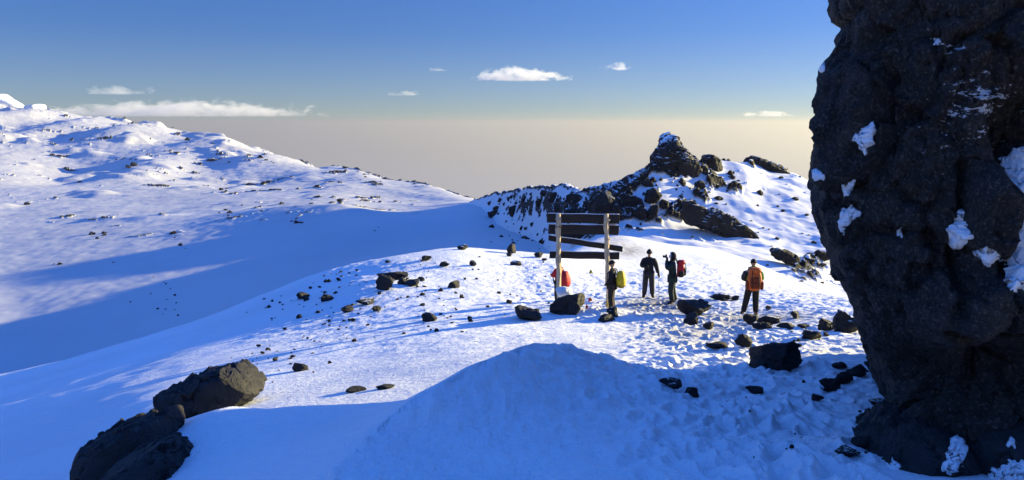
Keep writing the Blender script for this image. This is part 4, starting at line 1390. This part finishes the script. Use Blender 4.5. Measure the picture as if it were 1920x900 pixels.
def person(px, py, hpx, facing, label, jacket, trousers, hat, pose, hood=None, jacket_long=0.0, gloves=M_BLACK, head_turn=0.0, sleeves=None):
    p = find(px, py)
    H = hpx * p.y / FPX
    k = H / 1.80
    root = empty("person", (p.x, p.y, p.z - 0.02), facing)
    root.scale = (k, k, k)
    tag(root, label, "person", "hikers on the trail")
    J = {"pelvis": (0, 0, 0.95), "waist": (0, 0.01, 1.12), "chest": (0, 0.0, 1.33), "neck": (0, 0.0, 1.50), "nape": (0, 0.02, 1.57), "skull": (0, 0.03, 1.66)}
    J.update({"sho_l": (-0.19, 0, 1.43), "sho_r": (0.19, 0, 1.43), "hip_l": (-0.10, 0, 0.90), "hip_r": (0.10, 0, 0.90)})
    base = {"elb_l": (-0.27, -0.03, 1.16), "wri_l": (-0.29, 0.06, 0.92), "elb_r": (0.27, -0.03, 1.16), "wri_r": (0.29, 0.06, 0.92),
            "kne_l": (-0.11, 0.03, 0.50), "ank_l": (-0.12, -0.02, 0.09), "kne_r": (0.11, 0.03, 0.50), "ank_r": (0.12, -0.02, 0.09)}
    J.update(base); J.update(pose)
    fd = {}
    chains = [["pelvis", "waist", "chest", "neck", "nape", "skull"], ["chest", "sho_l", "elb_l", "wri_l"], ["chest", "sho_r", "elb_r", "wri_r"],
              ["pelvis", "hip_l", "kne_l", "ank_l"], ["pelvis", "hip_r", "kne_r", "ank_r"]]
    rb = {"pelvis": (0.13, 0.10), "waist": (0.12, 0.09), "chest": (0.14, 0.10), "neck": 0.055, "nape": 0.055, "skull": 0.06}
    for s in "lr":
        rb.update({"sho_" + s: 0.06, "elb_" + s: 0.042, "wri_" + s: 0.03, "hip_" + s: 0.085, "kne_" + s: 0.055, "ank_" + s: 0.042})
        a = J["ank_" + s]
        J["toe_" + s] = (a[0] + (0.04 if s == "r" else -0.04), a[1] + 0.17, 0.045)
        J["heel_" + s] = (a[0], a[1] - 0.05, 0.05)
        chains.append(["ank_" + s, "toe_" + s]); rb["toe_" + s] = 0.032
    # head with brow, nose, chin; fingers: all part of one body mesh
    ht = head_turn

    def face(co):
        x, y, z = co
        if y > 0:
            y += 0.022 * math.exp(-((x / 0.018) ** 2 + ((z + 0.012) / 0.030) ** 2))       # nose
            y -= 0.012 * math.exp(-(((abs(x) - 0.034) / 0.018) ** 2 + ((z - 0.012) / 0.014) ** 2))   # eye sockets
            y += 0.006 * math.exp(-((x / 0.03) ** 2 + ((z + 0.055) / 0.012) ** 2))        # lips
        w = 1 - 0.22 * max(0, -z / 0.12)
        x *= w
        x += math.copysign(0.010 * math.exp(-(((y + 0.005) / 0.02) ** 2 + ((z - 0.0) / 0.03) ** 2)), x)   # ears
        return Vector((x, y, z))
    hv_, hf_ = bm_arrays(ell((0, 0, 0), (0.077, 0.098, 0.118), 12, face))
    hm = Matrix.Translation((0, 0.025, 1.672)) @ Matrix.Rotation(ht, 4, 'Z')
    hv_ = [(hm @ Vector(q))[:] for q in hv_]
    extra = [(hv_, hf_)]
    glove_parts = []
    for s in "lr":
        w = Vector(J["wri_" + s]); e = Vector(J["elb_" + s])
        d = (w - e).normalized()
        side = d.cross(Vector((0, 0, 1)) if abs(d.z) < 0.8 else Vector((0, 1, 0))).normalized()
        up = side.cross(d)
        curl = up * (-1 if up.y < 0 else 1)
        bm = tube([w - d * 0.01, w + d * 0.03, w + d * 0.075, w + d * 0.095], [0.026, 0.036, 0.040, 0.030], 10)
        parts = [bm_arrays(bm)]
        for i, L in enumerate((0.066, 0.076, 0.072, 0.056)):
            b0 = w + d * 0.075 + side * (i - 1.5) * 0.019
            parts.append(bm_arrays(tube([b0, b0 + d * L * 0.5 + curl * 0.006, b0 + d * L * 0.8 + curl * 0.026, b0 + d * L * 0.86 + curl * 0.046], [0.0105, 0.010, 0.009, 0.006], 7)))
        t0 = w + d * 0.03 + side * 0.03
        parts.append(bm_arrays(tube([t0, t0 + side * 0.022 + d * 0.022 + curl * 0.012, t0 + side * 0.024 + d * 0.046 + curl * 0.026], [0.013, 0.011, 0.007], 7)))
        if gloves is None: extra += parts
        else:
            extra += parts
            glove_parts.append(parts)
    skin_mesh("body", J, chains, rb, M_SKIN, root, "pelvis", 1, extra)
    if gloves is not None:
        for parts in glove_parts:
            vv, ff = [], []
            for pv, pf in parts:
                o_ = len(vv)
                c_ = Vector(np.mean(pv, axis=0))
                vv += [(Vector(q) + (Vector(q) - c_).normalized() * 0.004)[:] for q in pv]; ff += [[i + o_ for i in f] for f in pf]
            me = bpy.data.meshes.new("glove"); me.from_pydata(vv, [], ff); me.materials.append(gloves)
            for q in me.polygons: q.use_smooth = True
            link("glove", me, root)
    # jacket
    J["hem"] = (0, 0, 0.86 - jacket_long); J["collar"] = (0, 0.0, 1.53); J["wrc_l"], J["wrc_r"] = J["wri_l"], J["wri_r"]
    rj = {"hem": (0.225, 0.18), "waist": (0.205, 0.17), "chest": (0.235, 0.18), "collar": (0.085, 0.085)}
    for s in "lr": rj.update({"sho_" + s: 0.112, "elb_" + s: 0.09, "wrc_" + s: 0.062})
    if sleeves:
        skin_mesh("jacket", J, [["hem", "waist", "chest", "collar"]], rj, jacket, root, "hem", 2)
        for s in "lr":
            skin_mesh("sleeve", J, [["sho_" + s, "elb_" + s, "wrc_" + s]], rj, sleeves[s], root, "sho_" + s, 2)
    else:
        skin_mesh("jacket", J, [["hem", "waist", "chest", "collar"], ["chest", "sho_l", "elb_l", "wrc_l"], ["chest", "sho_r", "elb_r", "wrc_r"]], rj, jacket, root, "hem", 2)
    rt = {"pelvis": (0.17, 0.13)}
    for s in "lr": rt.update({"hip_" + s: 0.13, "kne_" + s: 0.105, "ank_" + s: 0.092})
    skin_mesh("trousers", J, [["pelvis", "hip_l", "kne_l", "ank_l"], ["pelvis", "hip_r", "kne_r", "ank_r"]], rt, trousers, root, "pelvis", 2)
    for s in "lr":
        J["shaft"] = (J["ank_" + s][0], J["ank_" + s][1], 0.17)
        skin_mesh("boot", J, [["shaft", "ank_" + s, "toe_" + s]], {"shaft": 0.06, "ank_" + s: 0.066, "toe_" + s: (0.05, 0.045)}, M_BOOT, root, "ank_" + s, 2)
    if hat:
        def cap(co):
            return Vector((co.x, co.y, max(co.z, -0.012 - 0.25 * co.y)))
        bm = ell((0, 0.0, 0.02), (0.095, 0.115, 0.125), 12, cap)
        bm2 = tube([(0.093 * math.cos(t), 0.112 * math.sin(t), 0.018 - 0.028 * math.sin(t)) for t in np.linspace(0, 2 * math.pi, 25)], 0.017, 8, False)
        o = finish(bm, "hat", hat, root); o.matrix_local = hm
        finish(bm2, "brim", hat, o)
    if hood:
        mh, mt = hood

        def hd(co):
            z = co.z
            y = co.y
            if y > 0.06: y = 0.06
            return Vector((co.x * (1.0 if z > -0.08 else 1.15), y - (0.02 if z < -0.06 else 0), z))
        bm = ell((0, -0.005, 0.0), (0.118, 0.135, 0.158), 14, hd)
        fs = [f for f in bm.faces if all(q.co.y > 0.05 for q in f.verts)]
        bmesh.ops.delete(bm, geom=fs, context='FACES')
        o = finish(bm, "hood", mh, root); o.matrix_local = hm
        if mt:
            bm = tube([(0.098 * math.cos(t), 0.062, 0.130 * math.sin(t)) for t in np.linspace(0, 2 * math.pi, 28)], 0.02, 8, False)
            finish(bm, "trim", mt, o)
    # dark glasses on the face
    bm = ell((0, 0, 0), (0.1, 0.1, 0.1), 8)
    bm.free()
    bm = tube([(0.062 * math.sin(t), 0.108 * math.cos(t) - 0.012, 0.014) for t in np.linspace(-1.0, 1.0, 13)], [0.016 + 0.004 * abs(math.sin(2.2 * t)) for t in np.linspace(-1.0, 1.0, 13)], 8)
    o = finish(bm, "sunglasses", M_BLACK, root); o.matrix_local = hm
    return root


def backpack(root, mat, mat2, label, size=(0.20, 0.15, 0.31), z=1.18, y=-0.29, cover=False, lid=True, group=None):
    bp = empty("backpack", root.matrix_basis @ Vector((0, y, z)), root.rotation_euler.z)
    bp.scale = root.scale
    tag(bp, label, "backpack", "backpacks the hikers carry")
    sx, sy, sz = size

    def sq(e, taper=0.0, bulge=0.0):
        def f(co):
            q = Vector((co.x / sx, co.y / sy, co.z / sz)) if False else co
            return q
        return f

    def superell(c, r, e=0.6, taper=0.0, low=0.0):
        def d(co):
            out = [math.copysign(abs(q / s) ** e, q) * s for q, s in zip(co, r)]
            t = out[2] / r[2]
            w = 1 - taper * max(0, t) - low * max(0, -t)
            wob = 1 + 0.05 * math.sin(out[0] * 31 + out[2] * 17) * math.sin(out[2] * 23)
            return Vector((out[0] * w * wob, out[1] * (w if out[1] < 0 else 1) * wob, out[2]))
        return ell(c, r, 14, d)
    finish(superell((0, 0, 0), (sx, sy, sz), 0.62 if not cover else 0.75, 0.22, 0.05 if not cover else -0.12), "rain_cover" if cover else "bag", mat, bp)
    if lid and not cover:
        finish(superell((0, -0.01, sz * 0.93), (sx * 0.86, sy * 1.0, 0.085), 0.65), "lid", mat, bp)
        finish(superell((0, -sy * 0.85, -0.06), (sx * 0.68, 0.055, sz * 0.55), 0.6), "pocket", mat2, bp)
        for s in (-1, 1):
            finish(superell((s * sx * 0.98, -0.02, -sz * 0.45), (0.055, sy * 0.7, sz * 0.42), 0.65), "side_pocket", mat2, bp)
            finish(tube([(s * sx * 0.45, -sy * 1.08, sz * 0.95), (s * sx * 0.48, -sy * 1.35, sz * 0.2), (s * sx * 0.45, -sy * 1.3, -sz * 0.7)], 0.011, 6), "strap", M_BLACK, bp)
        finish(tube([(-sx * 0.9, -sy * 0.6, -sz * 0.15), (0, -sy * 1.42, -sz * 0.2), (sx * 0.9, -sy * 0.6, -sz * 0.15)], 0.010, 6), "buckle_strap", M_BLACK, bp)
    else:
        finish(tube([(sx * 1.0 * math.cos(t), -0.0 + sy * 0.9 * math.sin(t), -sz * 0.72 + 0.02 * math.sin(3 * t)) for t in np.linspace(0, 2 * math.pi, 26)], 0.012, 6, False), "drawcord", mat2, bp)
    for s in (-1, 1):                                       # shoulder straps up over the shoulders
        r0 = Vector((s * 0.10, sy * 0.9, 0.22))
        finish(tube([(s * 0.11, sy * 0.7, 0.12), (s * 0.13, sy + 0.02, 0.335), (s * 0.135, sy + 0.14, 0.345), (s * 0.14, sy + 0.285, 0.22), (s * 0.15, sy + 0.30, 0.02), (s * 0.20, sy + 0.19, -0.14), (s * 0.19, sy * 0.8, -0.20)], 0.020, 8), "shoulder_strap", M_BLACK, bp)
    return bp


# 1 man with a trekking pole, facing us
P1 = person(1214, 556, 94, R(172), "hiker in black jacket and beanie facing us with one trekking pole", M_BLACK, M_GREYT, M_BLACK,
            {"elb_r": (0.27, 0.02, 1.17), "wri_r": (0.13, 0.25, 1.22), "elb_l": (-0.27, -0.02, 1.15), "wri_l": (-0.34, 0.12, 0.93),
             "kne_l": (-0.12, 0.04, 0.50), "ank_l": (-0.15, -0.02, 0.09), "kne_r": (0.12, 0.03, 0.50), "ank_r": (0.15, 0.0, 0.09)})
# 2 photographer in profile
P2 = person(1257, 567, 100, R(78), "hiker in dark green with a white edged hood photographing to the left", M_GREENJ, M_GREENJ, None,
            {"elb_l": (-0.24, 0.20, 1.27), "wri_l": (-0.08, 0.20, 1.53), "elb_r": (0.24, 0.20, 1.25), "wri_r": (0.08, 0.20, 1.53),
             "kne_l": (-0.09, 0.05, 0.50), "ank_l": (-0.09, -0.02, 0.09), "kne_r": (0.10, -0.02, 0.50), "ank_r": (0.11, -0.12, 0.09)}, hood=(M_BLACK, M_WHITE), jacket_long=0.12)
# 3 hiker with the big orange pack, back to us
P3 = person(1406, 588, 110, R(-8), "hiker in green jacket and black trousers with a big orange pack, back turned", M_LIME, M_BLACK, M_BLACK,
            {"elb_l": (-0.29, 0.05, 1.17), "wri_l": (-0.16, 0.22, 1.10), "elb_r": (0.29, 0.05, 1.17), "wri_r": (0.16, 0.24, 1.12),
             "hip_l": (-0.10, 0, 0.90), "kne_l": (-0.16, 0.06, 0.50), "ank_l": (-0.25, 0.0, 0.09), "kne_r": (0.12, 0.05, 0.50), "ank_r": (0.13, -0.02, 0.09)}, sleeves={"l": M_SLATE, "r": M_LIME})
# 4 yellow pack behind the right post
P4 = person(1149, 579, 98, R(72), "hiker in black standing behind the right signpost with a yellow pack", M_BLACK, M_BROWN, M_BLACK,
            {"elb_l": (-0.25, 0.02, 1.17), "wri_l": (-0.18, 0.16, 1.0), "elb_r": (0.25, 0.02, 1.17), "wri_r": (0.18, 0.15, 0.98)})
# 5 red behind the left post
P5 = person(1046, 568, 88, R(50), "hiker in a red jacket standing behind the left signpost and boulder", M_RED, M_BLACK, M_BLACK,
            {"elb_l": (-0.27, 0.10, 1.17), "wri_l": (-0.12, 0.27, 1.18), "elb_r": (0.27, 0.08, 1.17), "wri_r": (0.14, 0.26, 1.14)})

# one evaluation turns every skinned chain into a plain mesh
bpy.context.view_layer.update()
dg = bpy.context.evaluated_depsgraph_get()
for o, mat, extra in PENDING:
    me = bpy.data.meshes.new_from_object(o.evaluated_get(dg))
    vv = [q.co[:] for q in me.vertices]; ff = [list(q.vertices) for q in me.polygons]
    for ev, ef in (extra or []):
        b0 = len(vv)
        vv += ev; ff += [[i + b0 for i in f] for f in ef]
    m2 = bpy.data.meshes.new(o.name)
    m2.from_pydata(vv, [], ff)
    m2.materials.append(mat)
    for q in m2.polygons: q.use_smooth = True
    o.modifiers.clear()
    old = o.data
    o.data = m2
    bpy.data.meshes.remove(old); bpy.data.meshes.remove(me)

backpack(P2, M_RED, M_BLACK, "red backpack on the photographing hiker's back", (0.17, 0.13, 0.27), 1.22, -0.27)
backpack(P3, M_ORANGE, M_DORANGE, "big orange backpack on the hiker in green, straps hanging", (0.22, 0.16, 0.34), 1.20, -0.30)
backpack(P4, M_YEL, M_BLACK, "pack under a bright yellow rain cover behind the right signpost", (0.20, 0.17, 0.31), 1.14, -0.31, True)
backpack(P5, M_RED, M_BLACK, "pack under a red rain cover behind the left signpost", (0.22, 0.18, 0.33), 1.06, -0.30, True)

# the photographer's teal leg flash and the green hood lying on the orange pack hiker's neck
bm = tube([(0.185, -0.02, 0.84), (0.19, 0.0, 0.62), (0.185, -0.03, 0.45), (0.175, -0.07, 0.28)], [0.02, 0.035, 0.035, 0.02], 8)
finish(bm, "leg_panel", M_TEAL, P2)
bm = ell((0, -0.07, 1.52), (0.15, 0.12, 0.085), 10)
finish(bm, "hood", M_LIME, P3)

# trekking pole and hand-held camera
w = P1.matrix_basis @ Vector((-0.355, 0.20, 0.90)); ft = find(1231, 556)
pole = empty("trekking_pole", (w.x, w.y, ft.z))
tag(pole, "thin trekking pole standing in the black clad hiker's hand", "trekking pole")
tip = Vector((0.02, -0.05, 0.0)); topv = Vector((0, 0, w.z - ft.z + 0.04))
finish(tube([tip, tip.lerp(topv, 0.5), tip.lerp(topv, 0.86)], [0.007, 0.010, 0.012], 8), "shaft", M_METAL, pole)
finish(tube([tip.lerp(topv, 0.84), tip.lerp(topv, 0.9), topv, topv + Vector((0, 0, 0.05))], [0.018, 0.021, 0.020, 0.024], 8), "grip", M_BLACK, pole)
finish(tube([tip.lerp(topv, 0.06), tip.lerp(topv, 0.07), tip.lerp(topv, 0.08)], [0.045, 0.048, 0.02], 12), "basket", M_BLACK, pole)


def hand_camera(root, at_, rz, label, s=1.0, m_body=M_BLACK):
    e = empty("handheld_camera", root.matrix_basis @ Vector(at_), root.rotation_euler.z + rz)
    e.scale = root.scale * s
    tag(e, label, "camera")
    bm = bmesh.new(); bmesh.ops.create_cube(bm, size=1)
    for q in bm.verts: q.co = Vector((q.co.x * 0.14, q.co.y * 0.06, q.co.z * 0.095))
    bmesh.ops.bevel(bm, geom=bm.edges[:], offset=0.012, segments=2, affect='EDGES')
    finish(bm, "body", m_body, e)
    finish(tube([(0, 0.03, 0), (0, 0.07, 0), (0, 0.11, 0), (0, 0.115, 0)], [0.040, 0.042, 0.044, 0.036], 16), "lens", M_SLATE, e)
    bm = bmesh.new(); bmesh.ops.create_cube(bm, size=1)
    for q in bm.verts: q.co = Vector((q.co.x * (0.05 if q.co.z < 0 else 0.035), q.co.y * 0.05, q.co.z * 0.03 + 0.06))
    finish(bm, "viewfinder", m_body, e, False)
    return e


hand_camera(P2, (0.0, 0.235, 1.655), 0.0, "dark camera held up to the green clad hiker's face")
hand_camera(P1, (0.06, 0.31, 1.22), 0.0, "small camera held at the chest of the hiker facing us", 0.7, M_SLATE)

# ------------------------------------------------------------------ glacier remnants on the far skyline
M_ICE = cloth("ice", (0.84, 0.88, 0.92), 0.45, 0.4)
for out, Yd, lab in (([(-60, 206), (-30, 186), (-8, 176), (6, 177), (18, 186), (34, 194), (44, 203), (10, 210)], 1120, "white glacier peak at the left end of the far skyline"),
                     ([(48, 206), (52, 199), (62, 197), (76, 195), (78, 206), (62, 209)], 1075, "small white ice block right of the glacier peak on the far skyline"),
                     ([(170, 230), (176, 222), (188, 219), (197, 221), (202, 230), (186, 233)], 1000, "white ice block standing on a shadowed knoll of the far mountainside")):
    o, _ = outline_mesh("ice_block", M_ICE, out, Yd, 14, 20, nth=90, nph=40, seed=int(Yd), amp=0.06, freq=2.5, boxy=0.5, smooth_px=0.6)
    tag(o, lab, "ice block", "glacier remnants")

# ------------------------------------------------------------------ clouds
def cloud_mat(name, half, cell, thr, dens, seed, flat=0.5):
    m = bpy.data.materials.new(name)
    m.use_nodes = True
    nt = m.node_tree
    nt.nodes.clear()
    out = nt.nodes.new("ShaderNodeOutputMaterial")
    pv = nt.nodes.new("ShaderNodeVolumePrincipled")
    tc = nt.nodes.new("ShaderNodeTexCoord")
    mpg = nt.nodes.new("ShaderNodeMapping")
    mpg.inputs["Scale"].default_value = tuple(h / cell for h in half[:2]) + (half[2] / (cell * 0.55),)
    mpg.inputs["Location"].default_value = (seed * 3.1, seed * 1.7, seed * 0.9)
    nt.links.new(tc.outputs["Object"], mpg.inputs[0])
    n = tex_noise(nt, mpg.outputs[0], 1.0, 6, 0.58, 0.2)
    sep = nt.nodes.new("ShaderNodeSeparateXYZ"); nt.links.new(tc.outputs["Object"], sep.inputs[0])
    x2 = mth(nt, 'POWER', mth(nt, 'ABSOLUTE', sep.outputs[0]), 2.0)
    y2 = mth(nt, 'POWER', mth(nt, 'ABSOLUTE', sep.outputs[1]), 2.0)
    zup = mth(nt, 'MAXIMUM', sep.outputs[2], -0.25)
    z2 = mth(nt, 'POWER', mth(nt, 'ABSOLUTE', mth(nt, 'ADD', zup, 0.25)), 1.6)
    fall = mth(nt, 'ADD', mth(nt, 'ADD', x2, y2), mth(nt, 'MULTIPLY', z2, flat))
    basef = mp(nt, sep.outputs[2], -0.62, -0.42, 0, 1, True)
    f = mth(nt, 'SUBTRACT', n, mth(nt, 'ADD', mth(nt, 'MULTIPLY', fall, 0.38), thr))
    d = mth(nt, 'MULTIPLY', mp(nt, f, 0.0, 0.07, 0, dens, True), basef)
    nt.links.new(d, pv.inputs["Density"])
    pv.inputs["Color"].default_value = (0.98, 0.98, 0.98, 1)
    pv.inputs["Anisotropy"].default_value = 0.25
    nt.links.new(pv.outputs[0], out.inputs["Volume"])
    return m


def cloud(px, py, w, h, Yd, label, seed, cell, thr=0.36, dens=0.004, depth=0.5, flat=0.5):
    c = at(px, py, Yd)
    k = Yd / FPX
    half = (w * k / 2, w * k / 2 * depth, h * k / 2)
    bm = ell((0, 0, 0), (1, 1, 1), 8)
    for q in bm.verts: q.co = Vector([math.copysign(abs(t) ** 0.6, t) for t in q.co])
    o = finish(bm, "cloud", cloud_mat("cloud", half, cell, thr, dens, seed, flat))
    o.location = c; o.scale = half
    return tag(o, label, "cloud", "clouds over the horizon")


CD = 26000
cloud(330, 204, 660, 50, CD, "long grey and white cloud bank low above the far left mountainside", 1, 520, 0.34, 0.0010, 0.3, 0.7)
cloud(975, 140, 240, 36, CD, "largest lone white cloud in the middle of the sky", 2, 420, 0.37, 0.0022, 0.5)
cloud(1160, 125, 100, 22, CD, "small white cloud to the right of the largest lone one", 3, 300, 0.41, 0.0014, 0.5)
cloud(818, 129, 60, 14, CD, "faint little cloud to the left of the largest lone one", 4, 300, 0.42, 0.0012, 0.5)
cloud(757, 175, 100, 14, CD, "thin pale streak of cloud right of the long bank", 5, 330, 0.41, 0.0010, 0.5)
cloud(1442, 214, 140, 14, CD, "thin bright streak of cloud beside the huge rock", 6, 360, 0.36, 0.0016, 0.5)
cloud(215, 168, 230, 30, CD, "faint mauve wisp above the long cloud bank", 7, 620, 0.42, 0.0006, 0.4)

# ------------------------------------------------------------------ the air itself
bm = bmesh.new()
bmesh.ops.create_cube(bm, size=1)
for q in bm.verts: q.co = Vector((q.co.x * 300000, q.co.y * 300000, 75.0 if q.co.z > 0 else -1501.0))
m = bpy.data.materials.new("haze"); m.use_nodes = True
nt = m.node_tree; nt.nodes.clear()
out = nt.nodes.new("ShaderNodeOutputMaterial"); pv = nt.nodes.new("ShaderNodeVolumePrincipled")
pv.inputs["Density"].default_value = 0.00007
pv.inputs["Color"].default_value = (0.44, 0.44, 0.455, 1)
pv.inputs["Anisotropy"].default_value = 0.46
nt.links.new(pv.outputs[0], out.inputs["Volume"])
tag(finish(bm, "haze", m, None, False), kind='stuff')
